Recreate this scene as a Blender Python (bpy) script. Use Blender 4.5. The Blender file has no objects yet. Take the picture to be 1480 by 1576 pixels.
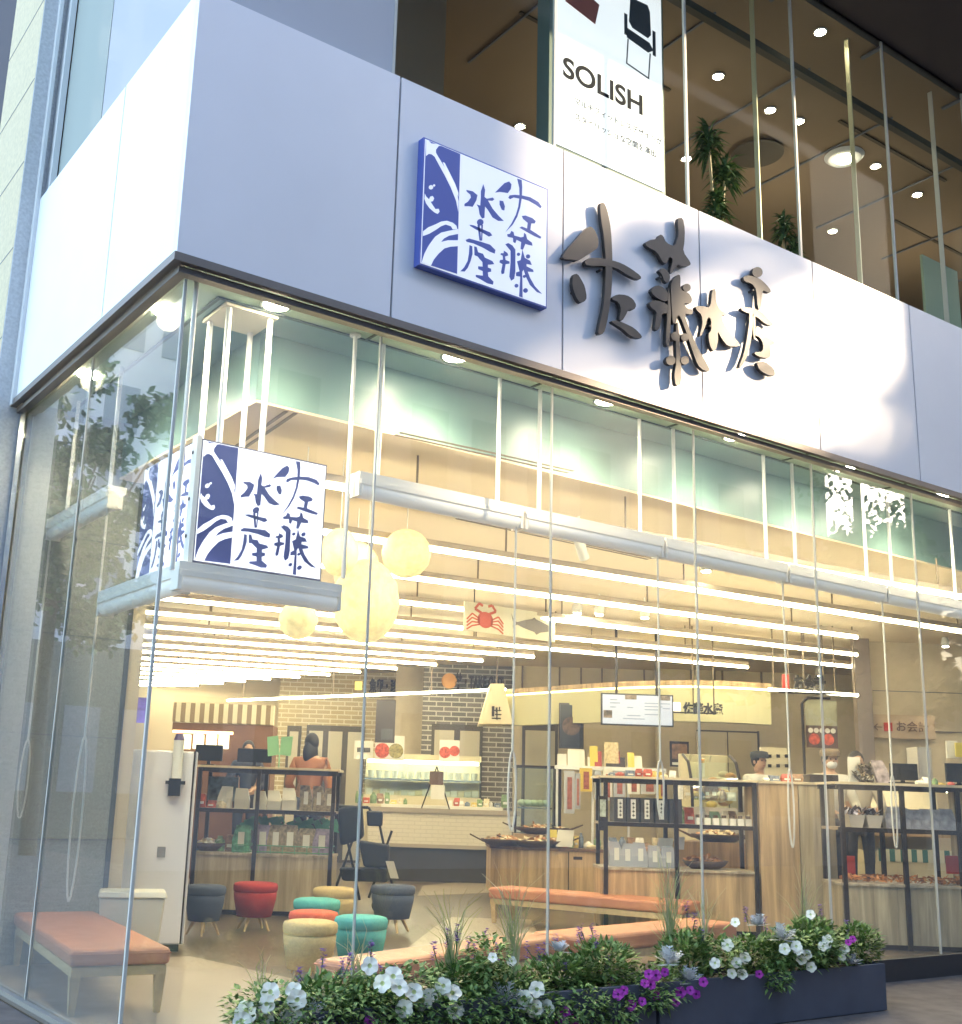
import bpy, math, random
from mathutils import Vector, Matrix
random.seed(7)
rnd = random.random
def ru(a, b): return a + (b - a) * random.random()
R = math.radians
S = bpy.context.scene
COL = S.collection
# ------------------------------------------------------------------ camera
FPX, PX, PY = 1769.6054, 662.1127, 810.2204
CAM = Vector((-2.2882, -6.0728, 1.35))
YAW, PIT, ROL = 0.60351713, 0.23229800, 0.03333739
_f = Vector((math.sin(YAW)*math.cos(PIT), math.cos(YAW)*math.cos(PIT), math.sin(PIT)))
_r = Vector((math.cos(YAW), -math.sin(YAW), 0)); _u = _r.cross(_f)
RT = _r*math.cos(ROL) + _u*math.sin(ROL); UP = -_r*math.sin(ROL) + _u*math.cos(ROL); FW = _f
cd = bpy.data.cameras.new("camera"); cam = bpy.data.objects.new("camera", cd); COL.objects.link(cam)
cd.sensor_fit = 'HORIZONTAL'; cd.sensor_width = 36; cd.lens = FPX/1480*36
cd.shift_x = (740-PX)/1480; cd.shift_y = (PY-788)/1480
cd.clip_start = .05; cd.clip_end = 600
cam.matrix_world = Matrix(((RT.x, UP.x, -FW.x, CAM.x), (RT.y, UP.y, -FW.y, CAM.y), (RT.z, UP.z, -FW.z, CAM.z), (0, 0, 0, 1)))
S.camera = cam
# ------------------------------------------------------------------ sky, sun, exposure
SUN_AZ, SUN_EL = R(121.6), R(22)
w = bpy.data.worlds.new("World"); S.world = w; w.use_nodes = True
nt = w.node_tree; sky = nt.nodes.new('ShaderNodeTexSky'); sky.sky_type = 'NISHITA'; sky.sun_disc = False
sky.sun_elevation = SUN_EL; sky.sun_rotation = SUN_AZ; sky.air_density = 1.0; sky.dust_density = 1.0; sky.ozone_density = 1.0
nt.links.new(sky.outputs[0], nt.nodes['Background'].inputs[0]); nt.nodes['Background'].inputs[1].default_value = 0.15
sl = bpy.data.lights.new("sun", 'SUN'); so = bpy.data.objects.new("sun", sl); COL.objects.link(so)
sl.energy = 2.0; sl.angle = R(1.2); sl.color = (1, .8, .54)
so.rotation_euler = Vector((math.sin(SUN_AZ)*math.cos(SUN_EL), math.cos(SUN_AZ)*math.cos(SUN_EL), math.sin(SUN_EL))).to_track_quat('Z', 'Y').to_euler()
so.location = (0, -10, 30)
S.view_settings.view_transform = 'Standard'; S.view_settings.look = 'None'; S.view_settings.gamma = 1
S.view_settings.exposure = 2.88
S.cycles.transparent_max_bounces = 24; S.cycles.max_bounces = 8; S.cycles.glossy_bounces = 4; S.cycles.diffuse_bounces = 3
S.cycles.caustics_reflective = False; S.cycles.caustics_refractive = False
S.cycles.sample_clamp_indirect = 4
# ------------------------------------------------------------------ pixel -> world helpers (photo pixels, 1480 x 1576)
E1 = Vector((math.cos(YAW), -math.sin(YAW), 0)); E2 = Vector((math.sin(YAW), math.cos(YAW), 0))
def ray(u, v): return RT*((u-PX)/FPX) - UP*((v-PY)/FPX) + FW
def az(u, v, z): d = ray(u, v); return CAM + d*((z-CAM.z)/d.z)          # on the level z
def ay(u, v, y): d = ray(u, v); return CAM + d*((y-CAM.y)/d.y)          # on the plane y
def ax(u, v, x): d = ray(u, v); return CAM + d*((x-CAM.x)/d.x)
def ad(u, v, D): d = ray(u, v); return CAM + d*(D/d.dot(E2))            # on the upright plane D metres ahead
def F(s, d, z): p = CAM + E1*s + E2*d; p.z = z; return p                 # shop frame: s right, d ahead
def sd(p): q = p-CAM; return q.dot(E1), q.dot(E2)
def span(u0, v0, u1, v1, D):
    vm, um = (v0+v1)/2, (u0+u1)/2
    return sd(ad(u0, vm, D))[0], sd(ad(u1, vm, D))[0], ad(um, v1, D).z, ad(um, v0, D).z   # s0,s1,z0,z1
# ------------------------------------------------------------------ materials
MATS = {}
def mat(name, col, rough=.6, metal=0, emis=0, ecol=None, noise=0, nscale=8, bump=0, spec=None, kind=None, **k):
    if name in MATS: return MATS[name]
    m = bpy.data.materials.new(name); m.use_nodes = True; MATS[name] = m
    n = m.node_tree.nodes; l = m.node_tree.links; b = n['Principled BSDF']
    c = (*col, 1); b.inputs['Base Color'].default_value = c
    b.inputs['Roughness'].default_value = rough; b.inputs['Metallic'].default_value = metal
    if spec is not None: b.inputs['Specular IOR Level'].default_value = spec
    if emis: b.inputs['Emission Color'].default_value = (*(ecol or col), 1); b.inputs['Emission Strength'].default_value = emis
    tc = n.new('ShaderNodeTexCoord')
    def mixc(fac, c1, c2):
        mx = n.new('ShaderNodeMix'); mx.data_type = 'RGBA'
        if fac is not None: l.new(fac, mx.inputs[0])
        for i, cc in ((6, c1), (7, c2)):
            if isinstance(cc, tuple): mx.inputs[i].default_value = (*cc[:3], 1)
            else: l.new(cc, mx.inputs[i])
        return mx.outputs[2]
    if kind == 'wood':
        mp = n.new('ShaderNodeMapping'); l.new(tc.outputs['Object'], mp.inputs[0]); mp.inputs['Scale'].default_value = k.get('scale', (7, 7, .45))
        nz = n.new('ShaderNodeTexNoise'); l.new(mp.outputs[0], nz.inputs[0]); nz.inputs['Scale'].default_value = 1.6; nz.inputs['Detail'].default_value = 7; nz.inputs['Roughness'].default_value = .62
        nz.inputs['Distortion'].default_value = .5
        rp = n.new('ShaderNodeValToRGB'); l.new(nz.outputs[0], rp.inputs[0])
        rp.color_ramp.elements[0].position = .3; rp.color_ramp.elements[1].position = .72
        rp.color_ramp.elements[0].color = (*[x*.5 for x in col], 1); rp.color_ramp.elements[1].color = (*[min(1, x*1.35) for x in col], 1)
        l.new(rp.outputs[0], b.inputs['Base Color'])
        nz2 = nz
    elif kind == 'brick':
        mp = n.new('ShaderNodeMapping'); l.new(tc.outputs['Object'], mp.inputs[0])
        mp.inputs['Rotation'].default_value = (R(-90), 0, k.get('rot', 0)) if False else (0, 0, 0)
        cb = n.new('ShaderNodeCombineXYZ'); sp = n.new('ShaderNodeSeparateXYZ'); l.new(tc.outputs['Object'], sp.inputs[0])
        dt = n.new('ShaderNodeVectorMath'); dt.operation = 'DOT_PRODUCT'; l.new(tc.outputs['Object'], dt.inputs[0]); dt.inputs[1].default_value = k.get('axis', tuple(E1))
        l.new(dt.outputs['Value'], cb.inputs[0]); l.new(sp.outputs[2], cb.inputs[1])
        br = n.new('ShaderNodeTexBrick'); l.new(cb.outputs[0], br.inputs[0]); br.inputs['Scale'].default_value = k.get('bs', 1)
        br.inputs['Brick Width'].default_value = k.get('bw', .42); br.inputs['Row Height'].default_value = k.get('rh', .13); br.inputs['Mortar Size'].default_value = k.get('ms', .014)
        br.inputs['Color1'].default_value = c; br.inputs['Color2'].default_value = (*[x*k.get('var', .75) for x in col], 1); br.inputs['Mortar'].default_value = (*k.get('mortar', (.6, .55, .45)), 1)
        l.new(br.outputs[0], b.inputs['Base Color'])
    elif kind == 'stripe':
        dt = n.new('ShaderNodeVectorMath'); dt.operation = 'DOT_PRODUCT'; l.new(tc.outputs['Object'], dt.inputs[0]); dt.inputs[1].default_value = tuple(E1*k.get('freq', 8))
        fr = n.new('ShaderNodeMath'); fr.operation = 'FRACT'; l.new(dt.outputs['Value'], fr.inputs[0])
        gt = n.new('ShaderNodeMath'); gt.operation = 'GREATER_THAN'; l.new(fr.outputs[0], gt.inputs[0]); gt.inputs[1].default_value = .5
        l.new(mixc(gt.outputs[0], col, k['col2']), b.inputs['Base Color'])
    elif noise:
        nz = n.new('ShaderNodeTexNoise'); l.new(tc.outputs['Object'], nz.inputs[0]); nz.inputs['Scale'].default_value = nscale; nz.inputs['Detail'].default_value = 6
        rp = n.new('ShaderNodeValToRGB'); l.new(nz.outputs[0], rp.inputs[0]); rp.color_ramp.elements[0].position = .3; rp.color_ramp.elements[1].position = .7
        rp.color_ramp.elements[0].color = (*[max(0, x*(1-noise)) for x in col], 1); rp.color_ramp.elements[1].color = (*[min(1, x*(1+noise)) for x in col], 1)
        l.new(rp.outputs[0], b.inputs['Base Color'])
        if k.get('emtex'): l.new(rp.outputs[0], b.inputs['Emission Color'])
    if bump:
        nb = n.new('ShaderNodeTexNoise'); l.new(tc.outputs['Object'], nb.inputs[0]); nb.inputs['Scale'].default_value = k.get('bscale', 60); nb.inputs['Detail'].default_value = 4
        bp = n.new('ShaderNodeBump'); bp.inputs['Strength'].default_value = bump; bp.inputs['Distance'].default_value = .02; l.new(nb.outputs[0], bp.inputs['Height']); l.new(bp.outputs[0], b.inputs['Normal'])
    return m
def glassmat(name, tint, ior=1.5, boost=1.0, base=.0, diff=None):
    m = bpy.data.materials.new(name); m.use_nodes = True; MATS[name] = m
    n = m.node_tree.nodes; l = m.node_tree.links; n.remove(n['Principled BSDF'])
    tr = n.new('ShaderNodeBsdfTransparent'); tr.inputs[0].default_value = (*tint, 1)
    gl = n.new('ShaderNodeBsdfGlossy'); gl.inputs['Roughness'].default_value = .004; gl.inputs[0].default_value = (1, 1, 1, 1)
    ge = n.new('ShaderNodeNewGeometry'); dt = n.new('ShaderNodeVectorMath'); dt.operation = 'DOT_PRODUCT'; l.new(ge.outputs['Normal'], dt.inputs[0]); l.new(ge.outputs['Incoming'], dt.inputs[1])
    def mth(op, a, b=None, c=None):
        q = n.new('ShaderNodeMath'); q.operation = op
        for i, x in enumerate((a, b, c)):
            if x is None: continue
            if isinstance(x, (int, float)): q.inputs[i].default_value = x
            else: l.new(x, q.inputs[i])
        return q
    ab = mth('ABSOLUTE', dt.outputs['Value']); om = mth('SUBTRACT', 1.0, ab.outputs[0]); pw = mth('POWER', om.outputs[0], 5.0)
    ma = mth('MULTIPLY_ADD', pw.outputs[0], .96*boost, .04*boost+base); ma.use_clamp = True
    mx = n.new('ShaderNodeMixShader'); l.new(ma.outputs[0], mx.inputs[0]); l.new(tr.outputs[0], mx.inputs[1]); l.new(gl.outputs[0], mx.inputs[2])
    out = mx.outputs[0]
    if diff:
        df = n.new('ShaderNodeBsdfDiffuse'); df.inputs[0].default_value = (*diff[0], 1); m2 = n.new('ShaderNodeMixShader'); m2.inputs[0].default_value = diff[1]
        l.new(out, m2.inputs[1]); l.new(df.outputs[0], m2.inputs[2]); out = m2.outputs[0]
    l.new(out, n['Material Output'].inputs[0]); return m
GLASS = glassmat('window_glass', (.985, .995, .985), boost=1.1, base=.012, diff=((.9, .9, .86), .052))  # diffuse white mixed in to paint a pale haze over the view
GLASSS = glassmat('side_window_glass', (.96, .98, .97), boost=1.7, base=.015, diff=((.9, .9, .86), .03))  # same painted haze, thinner, as a diffuse share
GLASS2 = glassmat('upper_glass', (.93, .95, .93), boost=.04, base=.0)
CASEGL = glassmat('case_glass', (.9, .95, .93), boost=1, base=.02)
PALEGL = glassmat('pale_reflection_glass', (.9, .95, 1), boost=.25, base=.0, diff=((.66, .66, .7), .72))  # pale reflection put into the pane as diffuse colour
TEALGL = glassmat('teal_pane_glass', (.9, .95, 1), boost=.3, base=.0, diff=((.52, .56, .52), .7))  # pale teal diffuse colour mixed into the pane
PLAST = glassmat('clear_bag_film', (.95, .97, 1), boost=1.2, base=.06, diff=((.8, .82, .85), .45))
white = mat('white_paint', (.78, .78, .76), .5, noise=.03, nscale=3)
alum = mat('fascia_aluminium', (.82, .79, .8), .42, .1, noise=.035, nscale=.9, bump=.05, bscale=1.3)
alumL = mat('fascia_side_aluminium', (.86, .85, .86), .4, .1, noise=.03, nscale=1.2, bump=.05, bscale=1.3)
trim = mat('bronze_trim', (.2, .17, .15), .4, .5)
seam = mat('seam_grey', (.18, .19, .22), .5)
stone = mat('beige_stone', (.66, .56, .36), .7, noise=.1, nscale=30, bump=.1)
stone_shade = mat('shaded_pier_stone', (.6, .6, .6), .7, noise=.12, nscale=40, bump=.1)  # pier stone with the cool tone of its shaded side put in
instone = mat('granite_wall', (.27, .28, .26), .6, noise=.22, nscale=70, bump=.05)
ceilm = mat('beige_ceiling', (.7, .58, .41), .8, noise=.03, nscale=1)
wallm = mat('beige_wall', (.62, .52, .36), .8, noise=.04, nscale=1.5)
teal = mat('teal_bulkhead', (.19, .3, .28), .35, noise=.2, nscale=1.3)
soff = mat('pale_green_soffit', (.42, .55, .47), .5, noise=.1, nscale=2)
wood = mat('pale_wood', (.55, .38, .2), .5, kind='wood')
woodg = mat('grey_wood', (.46, .38, .25), .5, kind='wood')
beech = mat('beech_leg', (.62, .46, .24), .45, noise=.1, nscale=20)
dark = mat('black_metal', (.025, .016, .013), .4, .3)
black = mat('black_plastic', (.008, .008, .01), .4)
steel = mat('brushed_steel', (.5, .52, .55), .25, .8)
cream = mat('cream_lacquer', (.7, .62, .42), .4)
paper = mat('white_paper', (.8, .78, .7), .7)
blue = mat('sign_blue', (.045, .06, .28), .5)
blue2 = mat('wall_sign_blue', (.10, .14, .48), .45)
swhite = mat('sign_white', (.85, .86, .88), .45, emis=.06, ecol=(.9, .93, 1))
def orangem(): return mat('orange_vinyl', (.6, .25, .13), .42, noise=.06, nscale=6, bump=.08, bscale=6)
orange = orangem()
tube = mat('led_tube', (1, .93, .72), .5, emis=6, ecol=(1, .9, .6))
lampw = mat('downlight_lens', (1, .95, .8), .5, emis=30, ecol=(1, .9, .66))
ORD = ['first', 'second', 'third', 'fourth', 'fifth', 'sixth', 'seventh', 'eighth', 'ninth', 'tenth', 'eleventh', 'twelfth', 'thirteenth', 'fourteenth', 'fifteenth', 'sixteenth', 'seventeenth']
# ------------------------------------------------------------------ mesh builder
class MB:
    def __init__(s): s.v = []; s.f = []; s.sm = []; s.mi = []; s.cur = 0
    def add(s, vs, fs, smooth=False):
        o = len(s.v); s.v += [Vector(p) for p in vs]
        for f in fs: s.f.append([i+o for i in f]); s.sm.append(smooth); s.mi.append(s.cur)
        return s
    def hexa(s, b, t):      # 4 bottom, 4 top points (ccw)
        return s.add(list(b)+list(t), [(3, 2, 1, 0), (4, 5, 6, 7), (0, 1, 5, 4), (1, 2, 6, 5), (2, 3, 7, 6), (3, 0, 4, 7)])
    def box(s, x0, x1, y0, y1, z0, z1):
        return s.hexa([(x0, y0, z0), (x1, y0, z0), (x1, y1, z0), (x0, y1, z0)], [(x0, y0, z1), (x1, y0, z1), (x1, y1, z1), (x0, y1, z1)])
    def fbox(s, s0, s1, d0, d1, z0, z1):
        b = [F(s0, d0, z0), F(s1, d0, z0), F(s1, d1, z0), F(s0, d1, z0)]
        return s.hexa(b, [p+Vector((0, 0, z1-z0)) for p in b])
    def cyl(s, a, b, r, r2=None, n=12, smooth=True, caps=True):
        a = Vector(a); b = Vector(b); r2 = r if r2 is None else r2; d = (b-a).normalized()
        x = d.orthogonal().normalized(); y = d.cross(x)
        vs = []
        for p, q in ((a, r), (b, r2)):
            for i in range(n): t = 2*math.pi*i/n; vs.append(p+x*math.cos(t)*q+y*math.sin(t)*q)
        s.add(vs, [(i, (i+1) % n, n+(i+1) % n, n+i) for i in range(n)], smooth)
        if caps: s.add(vs[:n], [tuple(range(n-1, -1, -1))]); s.add(vs[n:], [tuple(range(n))])
        return s
    def tubeline(s, pts, r, n=6):
        for a, b in zip(pts, pts[1:]): s.cyl(a, b, r, n=n, caps=False)
        return s
    def lathe(s, c, prof, n=28, sx=1, sy=1):
        c = Vector(c); vs = []
        for r, z in prof:
            for i in range(n): t = 2*math.pi*i/n; vs.append(c+Vector((r*math.cos(t)*sx, r*math.sin(t)*sy, z)))
        fs = []
        for j in range(len(prof)-1):
            for i in range(n): fs.append((j*n+i, j*n+(i+1) % n, (j+1)*n+(i+1) % n, (j+1)*n+i))
        s.add(vs, fs, True); s.add(vs[:n], [tuple(range(n-1, -1, -1))]); s.add(vs[-n:], [tuple(range(n))]); return s
    def ball(s, c, r, n=16, m=10, sx=1, sy=1, sz=1):
        return s.lathe(c, [(r*math.sin(math.pi*j/m)+1e-4, -r*sz*math.cos(math.pi*j/m)) for j in range(m+1)], n, sx, sy)
    def prism(s, pts, off):      # planar polygon extruded by vector off
        k = len(pts); off = Vector(off)
        s.add(pts, [tuple(range(k))]); s.add([Vector(p)+off for p in pts], [tuple(range(k-1, -1, -1))])
        vs = [Vector(p) for p in pts]+[Vector(p)+off for p in pts]
        s.add(vs, [(i, i+k, (i+1) % k+k, (i+1) % k) for i in range(k)]); return s
    def quad(s, a, b, c, d, smooth=False): return s.add([a, b, c, d], [(0, 1, 2, 3)], smooth)
    def build(s, name, mats, parent=None, bevel=0):
        me = bpy.data.meshes.new(name); off = W(parent) if parent else Vector((0, 0, 0))
        me.from_pydata([p-off for p in s.v], [], s.f)
        for m in (mats if isinstance(mats, (list, tuple)) else [mats]): me.materials.append(m)
        for p, sm, mi in zip(me.polygons, s.sm, s.mi): p.use_smooth = sm; p.material_index = mi
        me.update(); o = bpy.data.objects.new(name, me); COL.objects.link(o)
        if parent: o.parent = parent
        if bevel:
            b = o.modifiers.new('bevel', 'BEVEL'); b.width = bevel; b.segments = 3; b.limit_method = 'ANGLE'; b.angle_limit = R(40)
        return o
def W(o):
    p = Vector((0, 0, 0))
    while o: p += o.location; o = o.parent
    return p
def tag(o, label, cat, group=None, kind=None):
    if label: o['label'] = label
    if cat: o['category'] = cat
    if group: o['group'] = group
    if kind: o['kind'] = kind
    return o
def thing(name, loc, label, cat, group=None):
    o = bpy.data.objects.new(name, None); COL.objects.link(o); o.location = loc; o.empty_display_size = .2
    return tag(o, label, cat, group)
def single(mb, name, mats, label, cat, group=None, bevel=0):
    n = len(mb.v); c = sum(mb.v, Vector())/n; c.z = min(p.z for p in mb.v)
    mb.v = [p-c for p in mb.v]; o = mb.build(name, mats, None, bevel); o.location = c
    return tag(o, label, cat, group)
def struct(mb, name, mats):
    o = mb.build(name, mats); o['kind'] = 'structure'; return o
def copy_tree(o, loc, rz=None, label=None):
    c = o.copy(); COL.objects.link(c); c.location = loc
    if rz is not None: c.rotation_euler = (0, 0, rz)
    if label: c['label'] = label
    for ch in o.children:
        d = ch.copy(); COL.objects.link(d); d.parent = c
        for g in ch.children: e = g.copy(); COL.objects.link(e); e.parent = d
    return c
def setmat(o, m): o.material_slots[0].link = 'OBJECT'; o.material_slots[0].material = m
def text_obj(name, s, size, p, xdir, ydir, m, parent, ext=.004, align='LEFT', bold=0, squash=1):
    cu = bpy.data.curves.new('t', 'FONT'); cu.body = s; cu.size = size; cu.extrude = ext; cu.align_x = align; cu.offset = bold
    to = bpy.data.objects.new('t', cu); COL.objects.link(to)
    dg = bpy.context.evaluated_depsgraph_get(); me = bpy.data.meshes.new_from_object(to.evaluated_get(dg)); bpy.data.objects.remove(to)
    xd = Vector(xdir).normalized(); yd = Vector(ydir).normalized(); zd = xd.cross(yd); off = W(parent) if parent else Vector((0, 0, 0))
    for v in me.vertices: v.co = Vector(p) + xd*v.co.x*squash + yd*v.co.y + zd*v.co.z - off
    me.materials.clear(); me.materials.append(m)
    o = bpy.data.objects.new(name, me); COL.objects.link(o)
    if parent: o.parent = parent
    return o
# ================================================================== ground and streets
g = MB(); g.quad((-150, -150, -.12), (200, -150, -.12), (200, 200, -.12), (-150, 200, -.12))
struct(g, 'ground', mat('asphalt', (.06, .06, .065), .85, noise=.25, nscale=6))
g = MB(); g.box(-5.5, 60, -5.5, .02, -.115, -.004); g.box(-5.5, .02, .02, 60, -.115, -.004)
struct(g, 'pavement', mat('pavement_slabs', (.12, .105, .095), .8, kind='brick', bs=1, bw=.6, rh=.3, ms=.006, mortar=(.07, .065, .06), axis=(1, 0, 0), var=.9) if False else mat('pavement_slab', (.12, .1, .09), .8, noise=.3, nscale=5, bump=.2))
g = MB(); g.box(.03, 26, .03, 26, -.1, 0)
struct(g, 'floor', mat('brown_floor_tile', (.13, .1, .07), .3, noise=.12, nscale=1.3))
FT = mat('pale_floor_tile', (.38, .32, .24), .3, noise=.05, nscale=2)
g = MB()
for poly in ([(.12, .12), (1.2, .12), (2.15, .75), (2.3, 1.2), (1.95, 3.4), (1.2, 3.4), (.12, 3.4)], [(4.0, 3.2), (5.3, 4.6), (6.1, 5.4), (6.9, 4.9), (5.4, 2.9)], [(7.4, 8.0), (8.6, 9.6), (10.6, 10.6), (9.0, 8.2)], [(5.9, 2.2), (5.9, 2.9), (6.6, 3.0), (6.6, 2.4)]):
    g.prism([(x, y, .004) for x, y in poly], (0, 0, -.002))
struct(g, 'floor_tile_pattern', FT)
# ================================================================== the corner building
B = thing('corner_building', (0, 0, 0), 'corner shop building with white metal fascia and tall clear glass walls', 'building')
HB, HT, PW, GY = 4.465, 6.29, 1.519, .11
for k in range(13):     # fascia panels front
    MB().box(k*PW+(.0 if k == 0 else .008), (k+1)*PW-.008, 0, .06, HB, HT).build('fascia_panel', alum, B)
for y0, y1 in ((.062, 1.3), (1.312, 3.45)):
    MB().box(0, .06, y0, y1, HB, HT).build('fascia_panel', alumL, B)
m = MB(); m.box(.065, 20, .065, .12, HB, HT); m.box(.065, .12, .12, 3.45, HB, HT); m.build('fascia_backing', seam, B)
m = MB(); m.box(-.02, 20, -.02, .03, HB-.055, HB-.003); m.box(-.02, .03, .03, 3.5, HB-.055, HB-.003); m.build('fascia_trim', trim, B)
m = MB(); m.box(.035, 20, .035, .1, HB-.1, HB-.06); m.box(.035, .1, .1, 3.45, HB-.1, HB-.06); m.build('glazing_head', trim, B)
for k in range(13):
    MB().box(k*PW+(.128 if k == 0 else .006), (k+1)*PW-.006, GY, GY+.012, .03, HB-.06).build('glass_pane', GLASS, B)
for y0, y1 in ((.128, 1.75), (1.762, 3.44)): MB().box(GY, GY+.012, y0, y1, .03, HB-.06).build('glass_pane', GLASSS, B)
jm = mat('silicone_joint', (.6, .58, .52), .7)
for k in range(13):
    if k == 0: MB().box(GY-.004, GY+.014, GY-.004, GY+.014, .0, HB-.1).build('glass_joint', jm, B)
    else: MB().box(k*PW-.0045, k*PW+.0045, GY-.006, GY+.014, .0, HB-.1).build('glass_joint', jm, B)
MB().box(GY-.004, GY+.014, 1.75, 1.762, 0, HB-.1).build('glass_joint', jm, B)
m = MB(); m.box(.06, 20, .07, .16, -.1, .028); m.box(.07, .16, .16, 3.45, -.1, .028); m.build('glazing_sill', mat('sill_metal', (.3, .28, .25), .5, .3), B)
MB().box(5.6, 20, .02, .068, -.1, .17).build('plinth', mat('dark_plinth', (.05, .045, .045), .5), B)
# perimeter soffit, bulkhead, ceiling
ZS, ZC, BX, BY = HB+.02, 3.97, .97, .82
m = MB(); m.box(.1, 20, .12, .46, ZS, ZS+.1); m.box(.1, .49, .46, 3.45, ZS, ZS+.1); m.build('perimeter_soffit', soff, B)
m = MB(); m.box(.49, 20, .46, BY, ZS, ZS+.1); m.box(.49, BX, BY, 3.45, ZS, ZS+.1); m.build('inner_soffit', teal, B)
m = MB(); m.box(.5, 20, .45, .475, ZS-.012, ZS-.003); m.box(.475, .5, .45, 3.4, ZS-.012, ZS-.003)
for x in (1.6, 3.1, 4.6, 6.1, 7.6): m.box(x, x+.02, .125, .45, ZS-.012, ZS-.003)
m.build('soffit_slot', mat('slot_dark', (.07, .1, .09), .6), B)
m = MB(); m.box(BX, 24, BY, BY+.05, ZC+.02, ZS); m.box(BX, BX+.05, BY+.05, 3.45, ZC+.02, ZS); m.build('bulkhead', teal, B)
MB().box(BX, 26, BY, 30, ZC, ZC+.018).build('ceiling', ceilm, B)
# inner stone wall and pier
m = MB(); m.box(.13, 1.16, 3.452, 3.75, 0, ZS); m.build('granite_wall', instone, B)
for z in (.93, 1.75, 2.57, 3.39, 4.2): MB().box(.13, 1.16, 3.448, 3.4515, z, z+.008).build('stone_joint', seam, B)
MB().box(1.16, 1.2, 3.44, 3.75, 0, ZC).build('wall_edge_channel', mat('channel_dark', (.04, .04, .04), .5), B)
MB().box(1.2, 1.32, 3.46, 3.75, 0, ZC).build('wall_return', wallm, B)
m = MB(); m.box(-.15, .1, 3.45, 4.62, -.1, 14); m.build('stone_pier', stone, B)
for z in (.9, 1.72, 2.54, 3.36, 4.18, 5.0, 5.82, 6.64, 7.46, 8.28): MB().box(-.153, -.149, 3.46, 4.61, z, z+.008).build('pier_joint', seam, B)
MB().box(-.148, .1, 3.43, 3.449, -.1, 14).build('pier_return', stone_shade, B)
m = MB(); m.box(-.03, 0, 3.36, 3.43, HB-.05, 14); m.box(.05, .1, 3.3, 3.43, HT, 14); m.build('jamb_frame', white, B)
m = MB(); m.box(.06, .1, 3.39, 3.44, 0, HB-.06); m.build('door_jamb', steel, B)
# far inner walls (frame of the shop floor)
BW = 26.2
def wallbox(name, u0, u1, vtop, D, mt, z0=0, z1=None):
    s0 = sd(ad(u0, 1150, D))[0]; s1 = sd(ad(u1, 1150, D))[0]
    return MB().fbox(s0, s1, D, D+.15, z0, ZC-.002 if z1 is None else z1).build(name, mt, B)
wallbox('back_wall', 120, 425, 0, BW, wallm)
bbrick = mat('beige_brick', (.52, .42, .26), .6, kind='brick', bw=.3, rh=.095, ms=.012, mortar=(.72, .64, .45), var=.8)
dbrick = mat('dark_brick', (.2, .18, .16), .5, kind='brick', bw=.3, rh=.095, ms=.012, mortar=(.6, .55, .45), var=.7)
wallbox('brick_wall', 425, 605, 0, 25, bbrick)
wallbox('pillar', 605, 648, 0, 23.6, mat('putty_wall', (.5, .42, .3), .7, noise=.05))
wallbox('dark_brick_wall', 648, 790, 0, 23.0, dbrick)
wallbox('panel_wall', 790, 1010, 0, 22.8, mat('panel_beige', (.62, .52, .34), .6, noise=.04))
wallbox('panel_wall', 1010, 1335, 0, 22.5, mat('panel_beige', (), 0))
wallbox('mirror_column', 1322, 1346, 0, 17.6, mat('grey_column', (.3, .24, .2), .3, .3))
wallbox('side_wall', 1346, 1700, 0, 17.9, mat('warm_grey_wall', (.64, .54, .38), .7, noise=.04))
m = MB(); s0, s1, z0, z1 = span(1346, 1060, 1700, 1066, 17.8); m.fbox(s0, s1, 17.885, 17.899, 2.6, 2.61); m.fbox(s0, s1, 17.885, 17.899, 3.2, 3.21); m.build('wall_joint', seam, B)
MB().box(-0.0, .1, 4.7, 26, -.1, 14).build('side_wall', mat('dark_purple_wall', (.035, .03, .045), .7), B)
MB().box(26, 26.2, .1, 40, -.1, 14).build('end_wall', wallm, B)
m = MB()
for u in (803, 860, 893, 925, 990, 1062, 1098, 1110, 1170):
    D = 22.75 if u < 1010 else 22.45
    s = sd(ad(u, 1020, D))[0]; MB().fbox(s, s+.03, D, D+.04, 3.0, ZC-.003).build('panel_strip', mat('strip_brown', (.22, .17, .12), .6), B)
# doorways in the far brick walls
dk = mat('doorway_frame', (.09, .075, .06), .5); dpan = mat('door_panel', (.55, .5, .38), .4)
for (u0, v0, u1, v1, D) in ((440, 1117, 462, 1200, 24.97), (470, 1117, 560, 1200, 24.96), (663, 1115, 742, 1200, 22.97), (803, 1115, 858, 1200, 22.77)):
    s0, s1, z0, z1 = span(u0, v0, u1, v1, D); fr = MB().fbox(s0, s1, D-.03, D-.001, 0, z1).build('doorway', dk, B)
    n = max(1, int((u1-u0)/28)); ww = (s1-s0)/n
    for i in range(n): MB().fbox(s0+i*ww+.06, s0+(i+1)*ww-.06, D-.05, D-.032, .05, z1-.12).build('door_panel', dpan, fr)
s0, s1, z0, z1 = span(1072, 1127, 1167, 1200, 22.45)
MB().fbox(s0, s1, 22.43, 22.49, 0, z1).build('sliding_door', mat('door_cream', (.66, .56, .36), .5), B)
m = MB(); m.fbox((s0+s1)/2-.01, (s0+s1)/2+.01, 22.42, 22.43, 0, z1); m.fbox(s1-.02, s1+.02, 22.42, 22.43, 0, z1+.04); m.fbox(s0, s1, 22.42, 22.43, z1, z1+.03); m.build('door_joint', dk, B)
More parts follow.
